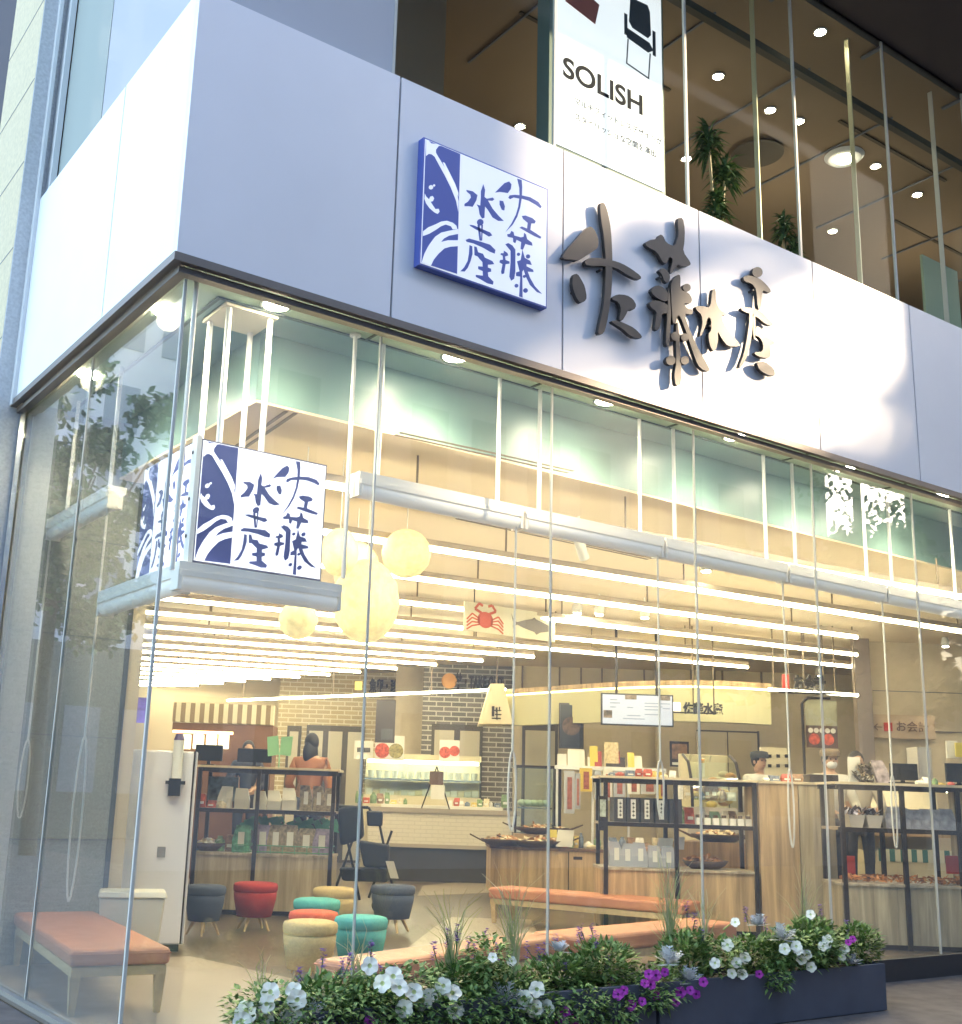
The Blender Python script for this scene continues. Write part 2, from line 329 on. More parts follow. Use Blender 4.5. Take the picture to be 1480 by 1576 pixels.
# ceiling air slots
for pts in ([(350, 655), (440, 640)], [(612, 667), (878, 728)]):
    pass
for a, b in ((az(352, 700, ZC), az(448, 634, ZC)), (az(612, 667, ZC), az(878, 726, ZC)), (az(705, 797, ZC), az(1000, 860, ZC))):
    a = Vector(a); b = Vector(b); d = (b-a).normalized(); q = Vector((-d.y, d.x, 0)); m = MB()
    for o in (-.05, .02):
        m.hexa([a+q*o+Vector((0, 0, -.004)), b+q*o+Vector((0, 0, -.004)), b+q*(o+.03)+Vector((0, 0, -.004)), a+q*(o+.03)+Vector((0, 0, -.004))], [a+q*o, b+q*o, b+q*(o+.03), a+q*(o+.03)])
    m.build('air_slot', mat('slot_brown', (.16, .12, .08), .7), B)
# ---- upper floor
MB().box(.2, 20, .2, 20, HT-.25, HT-.05).build('upper_floor_slab', seam, B)
UC = 9.3
upc = mat('brown_upper_ceiling', (.3, .22, .15), .8, noise=.05, nscale=1)
MB().box(.15, 20, .15, 20, UC, UC+.1).build('upper_ceiling', upc, B)
m = MB(); m.box(.2, 20, 9, 9.1, HT, UC-.01); m.build('upper_back_wall', mat('upper_wall', (.3, .23, .17), .8), B)
MB().box(2.2, 3.4, 2.2, 8, 7.2, UC-.01).build('upper_partition', mat('upper_partition', (.42, .34, .27), .8), B)
for k in range(1, 13):
    MB().box(k*PW+.008, (k+1)*PW-.008, GY, GY+.012, HT-.04, UC+.05).build('upper_glass_pane', GLASS2, B)
MB().box(.13, PW-.01, GY, GY+.012, HT-.04, 14).build('upper_glass_pane', PALEGL, B)
MB().box(GY, GY+.012, .13, 2.2, HT-.04, 14).build('upper_glass_pane', PALEGL, B)
MB().box(GY, GY+.012, 2.22, 3.3, HT-.04, 14).build('upper_glass_pane', TEALGL, B)
gold = mat('fin_edge', (.62, .58, .38), .3, .2)
for k in range(1, 13):
    MB().box(k*PW-.012, k*PW+.012, GY-.004, GY+.02, HT-.02, UC+.05).build('upper_mullion', jm, B)
    if k > 3: MB().box(k*PW-.412, k*PW-.4, GY+.12, GY+.17, HT-.02, UC-.02).build('glass_fin', gold if k in (4, 5, 7) else jm, B)
MB().box(GY-.01, GY+.02, GY-.01, GY+.02, HT, 14).build('upper_mullion', jm, B)
m = MB(); m.box(.15, 20, .35, .42, 8.66, 8.74); m.build('upper_transom', mat('transom_dark', (.1, .09, .07), .5), B)
m = MB()
for k in range(2, 13): MB().box(k*PW-.02, k*PW+.02, .12, .35, UC-.03, UC-.005).build('ceiling_seam', seam, B); MB().box(k*PW-.3, k*PW-.28, .8, 3, UC-.03, UC-.01).build('ceiling_seam', seam, B)
td = mat('track_dark', (.1, .08, .06), .6)
for x, y in ((4.2, 2), (8.4, 1.2), (11, 2.2), (6, 4)): MB().box(x, x+2.2, y, y+.04, UC-.02, UC-.004).build('ceiling_track', td, B)
MB().box(5.0, 5.9, 1.8, 2.3, UC-.02, UC-.004).build('ceiling_grille', td, B)
eave = mat('dark_eave', (.055, .04, .045), .7)
m = MB(); m.box(PW, 30, -1.6, .1, UC+.06, UC+.3); m.box(PW, 30, .05, .3, UC+.3, 14); m.build('eave', eave, B)
MB().box(.1, 26, .3, 40, 14, 14.3).build('roof', seam, B)
# upper ceiling downlights
up = [(502, 57), (660, 130), (800, 195), (1056, 245), (1105, 118), (1185, 170), (1188, 242), (1229, 187), (1262, 50), (1281, 356), (1347, 256), (1411, 300)]
_ = [(1262, 50), (1105, 118), (1185, 170), (1229, 187), (1347, 256), (1411, 300), (1281, 356), (1056, 245), (502, 57), (660, 130), (1188, 242), (800, 195)]
for i, (u, v) in enumerate(up):
    z = UC-.02; p = az(u, v, z) if v < 240 or u > 1200 else az(u, v, z)
    r = .052
    t = thing('recessed_spotlight', p, 'small lit spotlight in the brown upper floor ceiling, %s from the left of twelve' % ORD[i], 'spotlight', 'spotlights in the upper floor ceiling')
    MB().lathe(p, [(r*.9, -.01), (r*.7, .005)], 16).build('lens', lampw, t)
    MB().lathe(p, [(r*1.3, -.004), (r*1.35, .01)], 20).build('trim_ring', white, t)
p = az(1299, 243, UC-.03); t = thing('ring_downlight', p, 'large round downlight with a white ring in the upper floor ceiling', 'downlight')
MB().lathe(p, [(.2, -.02), (.24, .02)], 28).build('trim_ring', white, t); MB().lathe(p, [(.1, -.03), (.1, -.02)], 20).build('lens', lampw, t)
p = az(1165, 236, UC-.03); t = thing('round_air_diffuser', p, 'round dark air diffuser in the upper floor ceiling', 'air vent')
for k in range(4): MB().lathe(p, [(.32-.07*k, -.005*k-.012), (.29-.07*k, -.005*k)], 28).build('ring', mat('track_dark', ()), t)
def plight(name, p, e, r, col=(1, .86, .6), spot=None, parent=None):
    l = bpy.data.lights.new(name, 'SPOT' if spot else 'POINT'); l.energy = e; l.shadow_soft_size = r; l.color = col
    if spot: l.spot_size = spot; l.spot_blend = .8
    o = bpy.data.objects.new(name, l); COL.objects.link(o)
    if parent: o.parent = parent; o.location = Vector(p)-W(parent)
    else: o.location = p
    return o
for x, y in ((3, 2.6), (6, 2.5), (9, 2.5), (12, 2.5)): plight('upper_lamp', (x, y, 8.0), 5, .3)
# ================================================================== ground floor soffit downlights
for i, (u, v) in enumerate(((425, 470), (700, 550), (933, 618), (1130, 673), (1300, 722), (1447, 763))):
    p = az(u, v, ZS-.006); t = thing('soffit_downlight', p, 'bright round downlight above the front glass, %s of six from the building corner' % ORD[i], 'downlight', 'downlights along the soffit')
    MB().lathe(p, [(.085, -.006), (.08, .003)], 24).build('lens', lampw, t)
    MB().lathe(p, [(.11, -.002), (.11, .004)], 24).build('trim_ring', steel, t)
    plight('lamp', p-Vector((0, 0, .05)), 26, .08, spot=R(150), parent=t)
for y in (.9, 2.45):
    p = Vector((.3, y, ZS-.006)); t = thing('soffit_downlight', p, 'bright round downlight in the soffit above the side glass, ' + ('nearer the corner' if y < 1 else 'nearer the stone pier'), 'downlight', 'downlights along the soffit')
    MB().lathe(p, [(.085, -.006), (.08, .003)], 24).build('lens', lampw, t)
    plight('lamp', p-Vector((0, 0, .05)), 26, .08, spot=R(150), parent=t)
# ================================================================== LED tubes
ZT = 3.6
rows = [(-40, 651, 1540, 930), (246, 780, 1560, 985), (246, 838, 1318, 981), (246, 884, 1318, 1008), (246, 921, 1318, 1027), (210, 941, 1150, 1027), (208, 962, 821, 1011), (207, 978, 742, 1017), (205, 991, 671, 1023),
        (204, 1002, 610, 1029), (203, 1012, 554, 1034), (202, 1021, 507, 1038.5), (202, 1028, 461, 1042), (201, 1035, 416, 1045), (200, 1042, 378, 1048), (199, 1049, 344, 1051), (198, 1054, 306, 1054.5)]
for i, (u0, v0, u1, v1) in enumerate(rows):
    a = az(u0, v0, ZT); b = az(u1, v1, ZT)
    if a.x < .75 or i == 0:
        xs = 1.5; a = a + (b-a)*((xs-a.x)/(b.x-a.x))
    d = (b-a); L = d.length; d.normalize()
    words = ['nearest the front glass', 'second from the front glass', 'third from the front glass', 'fourth from the front glass, ending by the mirror column', 'fifth from the front glass, passing below the crab banner', 'sixth from the front glass'] 
    lb = 'long lit tube hung below the ceiling, %s from the front glass' % ORD[i]
    t = thing('light_tube', (a+b)/2, lb, 'light tube', 'light tubes hung across the ceiling')
    MB().cyl(a, b, .022, n=10).build('lamp', tube, t)
    q = Vector((-d.y, d.x, 0))*.03; h = Vector((0, 0, .028)); h2 = Vector((0, 0, .085))
    MB().hexa([a-q+h, b-q+h, b+q+h, a+q+h], [a-q+h2, b-q+h2, b+q+h2, a+q+h2]).build('housing', mat('fixture_housing', (.4, .33, .25), .5, .3), t)
    for e_, sg_ in ((a, -1), (b, 1)): MB().cyl(e_+d*sg_*.002, e_+d*sg_*.03, .03, n=10).build('end_cap', mat('fixture_housing', ()), t)
    n = max(2, min(6, int(L/1.9)))
    for k in range(n):
        p = a+d*(L*(k+.5)/n)
        MB().cyl(p+h2, (p.x, p.y, ZC), .01, n=6).build('hanger_rod', mat('rod_brown', (.2, .15, .1), .5), t)
# slanting extra rail lights deeper inside
for (u0, v0, u1, v1, D0, D1, lb) in ((350, 1078, 778, 1061, 22, 20, 'thin light rail over the rear counters below the brick wall lettering'), (1182, 1061, 1320, 1070, 16.5, 16.5, 'thin light rail below the cashier lettering')):
    a = ad(u0, v0, D0); b = ad(u1, v1, D1); t = thing('light_rail', (a+b)/2, lb, 'light rail')
    MB().cyl(a, b, .022, n=8).build('lamp', tube, t)
    for f in (.06, .4, .75, .97): p = a.lerp(b, f); MB().cyl(p, (p.x, p.y, ZC), .012, n=6).build('hanger_rod', mat('rod_brown', ()), t)
for i, u in enumerate((1262, 1462)):
    Dw = 21.6 if i == 0 else 17.2; q = ad(u, 1100, Dw); p = Vector((q.x, q.y, ZC-.1))
    t = thing('wall_washer', p, ['small ceiling lamp washing the cream wall above the cashier poster', 'small ceiling lamp washing the right wall beside the cashier wall sign'][i], 'spotlight')
    MB().lathe(p, [(.05, -.04), (.06, .02), (.04, .098)], 14).build('shade', white, t); MB().lathe(p, [(.04, -.05), (.04, -.041)], 12).build('lens', lampw, t); plight('lamp', p-Vector((0, 0, .08)), 14, .04, spot=R(75), parent=t)
# small ceiling spots
for i, (u, v) in enumerate(((640, 1012), (708, 1012), (888, 938), (922, 940), (992, 945), (1086, 872))):
    z = ZC-.12 if v < 900 else 3.75; p = az(u, v, z); t = thing('ceiling_spotlight', p, 'small white spotlight under the beige ceiling, %s of six from the left' % ORD[i], 'spotlight', 'spotlights under the beige ceiling')
    MB().lathe(p, [(.055, -.05), (.07, .03), (.05, .07)], 14).build('shade', white, t); MB().lathe(p, [(.045, -.06), (.045, -.051)], 12).build('lens', lampw, t)
    MB().cyl(p+Vector((0, 0, .07)), (p.x, p.y, ZC), .01, n=6).build('stem', white, t)
p = az(890, 830, 3.75); m = MB(); m.cyl(p, p+Vector((.12, .05, -.16)), .05, n=12); m.cyl(p, (p.x, p.y, ZC), .012, n=6)
single(m, 'projector_spotlight', white, 'white cylinder spotlight tilted down in front of the beige ceiling', 'spotlight')
# ================================================================== paper lanterns
lan = mat('lantern_paper', (.85, .68, .3), .8, emis=.15, ecol=(1, .82, .36), noise=.16, nscale=16, emtex=1)
for (u, v, rp, Y, sz, lb) in ((625, 852, 38, 2.4, 1, 'small round yellow paper lantern highest and rightmost of the cluster'), (563, 925, 52, 1.9, 1.25, 'largest round yellow paper lantern low beside the glass joint'),
                          (459, 954, 30, 1.5, 1, 'small round yellow paper lantern lowest, under the corner sign'), (522, 850, 30, 1.6, 1.25, 'tall bright lantern right beside the corner sign edge'), (548, 876, 36, 2.9, 1.2, 'round paper lantern half hidden behind the largest one')):
    p = ay(u, v, Y); dd = (p-CAM).dot(FW); r = rp*dd/FPX
    t = thing('paper_lantern', p, lb, 'lantern', 'paper lanterns in the corner window')
    m = MB(); m.lathe(p, [((r*math.sin(math.pi*j/14)+.002)*(1 if j % 2 else .968), -r*sz*math.cos(math.pi*j/14)) for j in range(15)], 24); m.build('paper_shade', lan, t)
    MB().cyl(p+Vector((0, 0, r*sz)), (p.x, p.y, ZC if p.y > BY else ZS), .005, n=5).build('cord', white, t)
    plight('lamp', p, 3, r*.5, parent=t)
# ================================================================== sign artwork (shared by the wall sign and the corner light box)
def hom(src):
    # homography from quad src (TL,TR,BR,BL) to the unit square (x right, y up)
    dst = [(0, 1), (1, 1), (1, 0), (0, 0)]; A = []
    for (x, y), (X, Y) in zip(src, dst):
        A.append([x, y, 1, 0, 0, 0, -X*x, -X*y, X]); A.append([0, 0, 0, x, y, 1, -Y*x, -Y*y, Y])
    n = 8
    for i in range(n):
        p = max(range(i, n), key=lambda r: abs(A[r][i])); A[i], A[p] = A[p], A[i]
        for r in range(n):
            if r != i:
                f = A[r][i]/A[i][i]
                for c in range(i, n+1): A[r][c] -= f*A[i][c]
    h = [A[i][n]/A[i][i] for i in range(n)]
    return lambda x, y: ((h[0]*x+h[1]*y+h[2])/(h[6]*x+h[7]*y+1), (h[3]*x+h[4]*y+h[5])/(h[6]*x+h[7]*y+1))
H = hom([(60, 58), (1105, 495), (1095, 1490), (30, 1130)])
def circ(x, y, r, n=14): return [(x+r*math.cos(2*math.pi*i/n), y+r*math.sin(2*math.pi*i/n)) for i in range(n)]
BLUEBG = [[(60, 58), (360, 185), (340, 1220), (30, 1130)]]
WH = [[(65, 60), (85, 70), (110, 100), (160, 98), (200, 100), (175, 120), (150, 155), (150, 180), (170, 215), (210, 280), (260, 370), (300, 450), (335, 540), (348, 600), (346, 690), (325, 590), (280, 480), (230, 380), (180, 290), (140, 215), (115, 195), (90, 190), (65, 210)],
      [(210, 262), (226, 268), (275, 365), (315, 445), (345, 525), (345, 560), (300, 465), (250, 370)],
      circ(110, 480, 19), circ(137, 464, 10),
      [(58, 535), (70, 560), (95, 585), (105, 560), (125, 555), (138, 575), (128, 600), (108, 605), (130, 640), (150, 668), (178, 665), (185, 690), (170, 710), (140, 695), (100, 660), (70, 620), (55, 580)],
      [(45, 860), (90, 825), (150, 800), (200, 775), (250, 768), (300, 785), (330, 810), (338, 838), (300, 842), (285, 815), (240, 800), (200, 815), (150, 850), (100, 880), (45, 900)],
      [(110, 960), (150, 905), (200, 870), (260, 855), (345, 838), (345, 880), (270, 895), (225, 920), (200, 950), (260, 935), (345, 935), (345, 985), (280, 990), (230, 1005), (180, 1050), (140, 1100), (115, 1155), (32, 1130), (60, 1050), (90, 990)]]
CH = [[(415, 500), (470, 512), (510, 545), (500, 590), (470, 645), (440, 640), (400, 640), (400, 620), (430, 600), (455, 565), (450, 540), (420, 515)],
      [(560, 450), (575, 500), (570, 560), (590, 575), (640, 565), (655, 580), (640, 592), (600, 590), (640, 660), (690, 720), (735, 765), (690, 765), (640, 735), (600, 670), (575, 640), (570, 740), (550, 745), (530, 710), (520, 650), (505, 625), (535, 635), (540, 560), (540, 510)],
      circ(535, 778, 28), [(512, 800), (530, 800), (545, 935), (530, 935)], [(545, 800), (558, 800), (552, 935), (545, 935)],
      [(445, 800), (480, 805), (560, 840), (620, 865), (638, 890), (610, 900), (560, 870), (500, 840), (450, 810)],
      [(412, 930), (440, 918), (540, 945), (620, 970), (665, 1015), (660, 1045), (620, 1030), (560, 995), (480, 960), (420, 945)],
      [(445, 975), (468, 985), (470, 1050), (455, 1110), (430, 1170), (405, 1200), (368, 1198), (400, 1165), (430, 1110), (440, 1050)],
      [(485, 985), (505, 990), (518, 1035), (560, 1048), (575, 1080), (640, 1110), (655, 1135), (620, 1140), (602, 1140), (602, 1165), (628, 1175), (630, 1200), (602, 1205), (605, 1240), (650, 1285), (645, 1310), (600, 1300), (540, 1265), (500, 1245), (500, 1228), (560, 1235), (558, 1195), (520, 1178), (520, 1155), (558, 1158), (556, 1118), (530, 1090), (515, 1070), (488, 1060)],
      [(780, 425), (800, 450), (795, 490), (770, 525), (740, 520), (700, 515), (660, 522), (700, 480), (740, 440)],
      [(700, 590), (730, 595), (745, 640), (740, 675), (720, 670), (700, 625)],
      [(850, 400), (888, 412), (892, 470), (890, 545), (960, 560), (1030, 600), (1058, 640), (1050, 655), (1010, 625), (950, 590), (888, 572), (875, 650), (850, 730), (810, 800), (750, 862), (800, 790), (840, 710), (860, 640), (868, 572), (820, 563), (790, 578), (775, 565), (785, 545), (830, 540), (870, 543), (868, 480)],
      [(890, 722), (920, 718), (980, 740), (1008, 765), (1000, 785), (970, 785), (962, 840), (1010, 870), (1055, 900), (1048, 915), (1000, 895), (940, 862), (870, 822), (890, 812), (935, 830), (940, 780), (900, 745)],
      [(765, 880), (790, 875), (800, 850), (820, 862), (825, 890), (880, 905), (905, 900), (910, 865), (925, 880), (935, 920), (975, 950), (980, 975), (950, 970), (920, 960), (900, 1010), (880, 1005), (885, 945), (845, 925), (835, 955), (818, 945), (815, 910), (770, 900)],
      [(750, 965), (775, 955), (810, 975), (835, 1010), (835, 1200), (825, 1260), (800, 1275), (785, 1240), (795, 1120), (795, 1020)],
      [(738, 1020), (768, 1040), (775, 1060), (747, 1070), (752, 1100), (785, 1112), (785, 1130), (752, 1135), (740, 1215), (720, 1220), (715, 1200), (727, 1135), (700, 1120), (705, 1100), (730, 1098), (728, 1062), (710, 1055), (712, 1042), (736, 1042)],
      [(895, 1010), (915, 1080), (960, 1105), (975, 1140), (930, 1132), (930, 1152), (985, 1180), (990, 1200), (940, 1197), (960, 1250), (1000, 1320), (1060, 1385), (1020, 1370), (960, 1310), (925, 1240), (905, 1180), (893, 1200), (897, 1422), (868, 1412), (878, 1240), (842, 1235), (842, 1205), (872, 1195), (850, 1110), (880, 1100), (890, 1050)],
      circ(862, 1050, 14), circ(943, 1068, 18), circ(912, 1238, 13), circ(845, 1318, 16), circ(922, 1358, 20)]
def artwork(parent, o, xv, h, nrm, mb_, mw, name='sign_face'):
    # o = bottom left corner, xv = width vector, h = height, nrm = outward normal
    o = Vector(o); xv = Vector(xv); n = Vector(nrm)
    pt = lambda a, b, k: o+xv*a+Vector((0, 0, h*b))+n*k
    cuts = (('printed_panel', BLUEBG, mb_, .002), ('fish_motif', WH, mw, .004), ('calligraphy', CH, mb_, .002))
    for nm, polys, mt, k in cuts:
        m = MB()
        for pl in polys:
            m.prism([pt(*[min(.995, max(.005, c)) for c in H(x, y)], k) for x, y in pl], n*-.0018)
        m.build(nm, mt, parent)
# wall sign
Y0 = -.065
tl, tr, br, bl = [ay(u, v, Y0) for u, v in ((651, 211), (843, 291), (841, 474), (645, 408))]
x0 = (tl.x+bl.x)/2; x1 = (tr.x+br.x)/2; z0 = (bl.z+br.z)/2; z1 = (tl.z+tr.z)/2
WS = thing('wall_sign', ((x0+x1)/2, -.06, z0), 'square blue and white shop sign with blue calligraphy and fish drawing fixed on the fascia', 'sign')
m = MB(); m.box(x0, x1, Y0, -.002, z0, z1); m.build('sign_box', blue2, WS)
m = MB(); m.box(x0+.012, x1-.012, Y0-.004, Y0-.0005, z0+.012, z1-.012); m.build('sign_face', swhite, WS)
artwork(WS, (x0+.012, Y0-.004, z0+.012), (x1-x0-.024, 0, 0), z1-z0-.024, (0, -1, 0), blue2, swhite)
# corner light box
cx0, cy0 = .42, .42
pr = ay(503, 715, cy0).x; zt = (ay(305, 675, cy0).z+ay(503, 715, cy0).z)/2; zb = (ay(290, 870, cy0).z+ay(493, 888, cy0).z)/2
SW = pr-cx0
LB = thing('corner_light_box', (cx0+SW/2, cy0+SW/2, zb), 'hanging cube sign with dark blue calligraphy and fish drawing behind the corner glass', 'sign')
glow = mat('light_box_face', (.8, .8, .84), .5, emis=.18, ecol=(.9, .92, 1))
m = MB(); m.box(cx0, cx0+SW, cy0, cy0+SW, zb, zt); m.build('sign_box', mat('box_edge', (.08, .08, .14), .5), LB)
m = MB(); m.box(cx0+.02, cx0+SW-.01, cy0-.005, cy0-.0008, zb+.01, zt-.01); m.build('sign_face', glow, LB)
m = MB(); m.box(cx0-.005, cx0-.0008, cy0+.02, cy0+SW-.01, zb+.01, zt-.01); m.build('sign_face', glow, LB)
artwork(LB, (cx0+.02, cy0-.005, zb+.01), (SW-.03, 0, 0), zt-zb-.02, (0, -1, 0), blue, glow)
artwork(LB, (cx0-.005, cy0+SW-.01, zb+.01), (0, -(SW-.03), 0), zt-zb-.02, (-1, 0, 0), blue, glow)
m = MB(); m.box(cx0-.03, cx0+.0, cy0-.03, cy0-.006, zb-.02, zt+.01); m.box(cx0-.03, cx0-.006, cy0-.006, cy0+.05, zb-.02, zt+.01); m.build('corner_post', white, LB)
for z in (.2, .5, .88): MB().cyl((cx0-.031, cy0+.025, zb+(zt-zb)*z), (cx0-.036, cy0+.025, zb+(zt-zb)*z), .012, n=10).build('bolt', dark, LB)
for x in (cx0+.17, cx0+.47):
    for y in (cy0+.1, cy0+.4): MB().cyl((x, y, zt), (x, y, ZS-.02), .02, n=12).build('hanger_rod', white, LB)
m = MB(); m.box(cx0+.13, cx0+.51, cy0+.06, cy0+.44, ZS-.03, ZS-.004); m.build('mounting_plate', mat('cream_plate', (.75, .68, .52), .5), LB)
# blinds under the corner sign and along the glass
bl_al = mat('blind_housing', (.96, .91, .83), .5)
fab = mat('glowing_blind_fabric', (.9, .89, .86), .6, emis=.03, ecol=(1, .95, .85))  # faint glow added so the roll looks brightly lit; it is no lamp
def blind(x0, x1, y, z, lb, along='x', rods=(), cord=None, group='roller blinds hung along the glass', wide=1):
    if along == 'x': T = lambda a, b, c: Vector((a, y+b, z+c))
    else: T = lambda a, b, c: Vector((y+b, a, z+c))
    t = thing('roller_blind', T((x0+x1)/2, 0, 0), lb, 'blind', group)
    def bx(mb, a0, a1, b0, b1, c0, c1):
        mb.hexa([T(a0, b0, c0), T(a1, b0, c0), T(a1, b1, c0), T(a0, b1, c0)] , [T(a0, b0, c1), T(a1, b0, c1), T(a1, b1, c1), T(a0, b1, c1)]); return mb
    bx(MB(), x0, x1, -.06, .08, -.02, .03).build('top_rail', bl_al, t)
    bx(MB(), x0+.01, x1-.01, -.065, -.058, -.055, -.022).build('face_strip', bl_al, t)
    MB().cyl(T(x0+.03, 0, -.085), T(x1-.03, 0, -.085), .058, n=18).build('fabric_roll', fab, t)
    for xx in (x0, x1-.025): bx(MB(), xx, xx+.025, -.055, .06, -.14, -.021).build('bracket', bl_al, t)
    for rx in rods: MB().cyl(T(rx, .02, .03), (T(rx, .02, 0).x, T(rx, .02, 0).y, ZS-.01), .016, n=10).build('hanger_rod', white, t)
    if cord:
        for cxx, zb_ in cord:
            m = MB(); a = T(cxx, -.03, -.12)
            m.cyl(a, (a.x, a.y, 1.7), .009, n=6)
            pts = [Vector((a.x+.035*math.sin(tt)*(1 if tt < 4 else 1), a.y, 1.7-(1.7-zb_)*(.5-.5*math.cos(tt)))) for tt in [i*2*math.pi/18 for i in range(19)]]
            m.tubeline(pts, .008, 5); m.build('bead_cord', paper, t)
    return t
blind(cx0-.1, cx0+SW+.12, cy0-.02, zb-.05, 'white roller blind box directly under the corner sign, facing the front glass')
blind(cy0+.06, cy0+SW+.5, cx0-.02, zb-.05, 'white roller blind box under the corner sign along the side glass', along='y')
zbl = 3.46
bx_ = [ay(545, 725, .42).x, ay(800, 790, .42).x, ay(1015, 832, .42).x, ay(1205, 866, .42).x, 7.5, 9.0, 10.5]
for i in range(6):
    nm = ['leftmost of the row', 'second of the row, above the crab banner', 'third of the row', 'fourth of the row', 'fifth of the row', 'last of the row at the right picture edge'][i]
    L = bx_[i+1]-bx_[i]
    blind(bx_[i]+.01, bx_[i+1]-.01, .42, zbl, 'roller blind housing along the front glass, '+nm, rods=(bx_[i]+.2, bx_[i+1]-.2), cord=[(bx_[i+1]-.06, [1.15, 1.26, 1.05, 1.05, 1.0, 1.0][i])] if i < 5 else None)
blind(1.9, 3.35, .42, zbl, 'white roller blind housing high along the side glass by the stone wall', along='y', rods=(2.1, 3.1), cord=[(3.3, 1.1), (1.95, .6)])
for (x, y) in ((.22, .2), (1.5, .42)):
    t = thing('hanging_rod', (x, y, 3.0), 'thin white pole hanging from the soffit ' + ('at the glass corner' if x < 1 else 'right of the corner sign'), 'pole')
    MB().cyl((x, y, 2.6 if x < 1 else 2.75), (x, y, ZS-.01), .015, n=10).build('pole', white, t); MB().lathe((x, y, ZS-.02), [(.04, 0), (.04, .015)], 14).build('flange', white, t)
# ================================================================== raised calligraphy on the fascia
LET = {
 'sa': [[(215, 250), (245, 240), (275, 275), (293, 330), (290, 375), (240, 410), (160, 460), (130, 450), (60, 445), (75, 405), (150, 320)],
   [(130, 545), (160, 540), (190, 590), (205, 620), (218, 690), (205, 715), (175, 725), (150, 690), (125, 620)],
   [(300, 95), (325, 88), (345, 130), (365, 220), (375, 330), (380, 480), (375, 640), (360, 760), (345, 850), (325, 920), (285, 925), (300, 850), (325, 740), (335, 600), (338, 450), (325, 300), (305, 180)],
   [(200, 465), (230, 440), (300, 440), (380, 455), (440, 475), (500, 510), (560, 555), (560, 575), (530, 575), (470, 545), (400, 500), (330, 490), (220, 490)],
   [(375, 690), (410, 670), (470, 675), (510, 700), (532, 740), (515, 770), (480, 765), (465, 800), (440, 840), (420, 830), (435, 770), (420, 720), (380, 705)],
   [(365, 840), (410, 835), (460, 855), (520, 885), (568, 935), (560, 950), (500, 940), (440, 885)]],
 'to': [[(790, 190), (825, 185), (838, 260), (835, 340), (825, 400), (875, 470), (870, 490), (820, 495), (790, 480), (755, 540), (740, 535), (765, 450), (740, 430), (720, 480), (700, 470), (660, 400), (600, 370), (585, 345), (620, 325), (665, 320), (680, 290), (700, 300), (720, 345), (775, 370), (800, 290)],
   [(670, 520), (700, 500), (735, 530), (745, 560), (735, 600), (710, 590), (690, 540)], [(620, 640), (660, 610), (710, 630), (740, 680), (735, 710), (700, 715), (640, 680)],
   [(610, 720), (660, 705), (740, 740), (740, 790), (690, 790), (690, 840), (670, 900), (645, 890), (655, 820), (660, 780), (620, 750)],
   [(735, 600), (745, 700), (750, 800), (745, 900), (740, 1000), (715, 995), (720, 900), (728, 800)],
   [(750, 590), (790, 545), (810, 550), (808, 640), (860, 660), (885, 700), (875, 730), (830, 725), (850, 760), (890, 770), (885, 800), (830, 790), (870, 900), (920, 1010), (960, 1080), (1000, 1155), (960, 1155), (920, 1120), (890, 1040), (850, 920), (810, 810), (790, 800), (780, 860), (760, 850), (755, 760), (750, 680)],
   circ(850, 628, 25), [(785, 850), (795, 850), (800, 930), (812, 1060), (815, 1240), (780, 1250), (770, 1180), (785, 1100), (780, 960)],
   circ(778, 935, 28), circ(838, 942, 25), circ(748, 1088, 30), circ(838, 1088, 27)],
 'sui': [[(905, 745), (950, 745), (1000, 755), (1010, 640), (1032, 635), (1035, 720), (1060, 770), (1100, 790), (1100, 805), (1070, 800), (1080, 850), (1130, 920), (1190, 990), (1180, 1000), (1110, 1000), (1070, 950), (1045, 900), (1048, 960), (1035, 1020), (1015, 1030), (995, 990), (985, 920), (1005, 900), (1005, 830), (985, 810), (965, 880), (940, 935), (930, 930), (950, 860), (945, 800), (910, 770)]],
 'san': [circ(1297, 530, 33), [(1205, 560), (1240, 548), (1310, 570), (1350, 605), (1385, 650), (1370, 662), (1325, 640), (1320, 760), (1300, 770), (1290, 640), (1260, 600), (1215, 590)],
   [(1190, 755), (1230, 750), (1310, 770), (1390, 850), (1390, 870), (1350, 860), (1290, 810), (1200, 775)],
   [(1245, 780), (1270, 800), (1265, 900), (1250, 1000), (1225, 1080), (1190, 1135), (1178, 1130), (1210, 1050), (1230, 950), (1245, 850)],
   [(1270, 790), (1284, 800), (1284, 950), (1270, 950)],
   [(1290, 870), (1320, 880), (1320, 920), (1400, 965), (1405, 985), (1375, 990), (1380, 1050), (1370, 1075), (1320, 1070), (1280, 1050), (1280, 1035), (1330, 1035), (1335, 985), (1310, 940), (1280, 930), (1285, 890)],
   [(1290, 1100), (1340, 1095), (1400, 1140), (1410, 1185), (1370, 1185), (1310, 1150)]]}
bronze = mat('letter_bronze', (.06, .05, .045), .4, .3, noise=.08)
def chaikin(pl, it=1):
    for _ in range(it):
        q = []
        for a, b in zip(pl, pl[1:]+pl[:1]): q += [(a[0]*.78+b[0]*.22, a[1]*.78+b[1]*.22), (a[0]*.22+b[0]*.78, a[1]*.22+b[1]*.78)]
        pl = q
    return pl
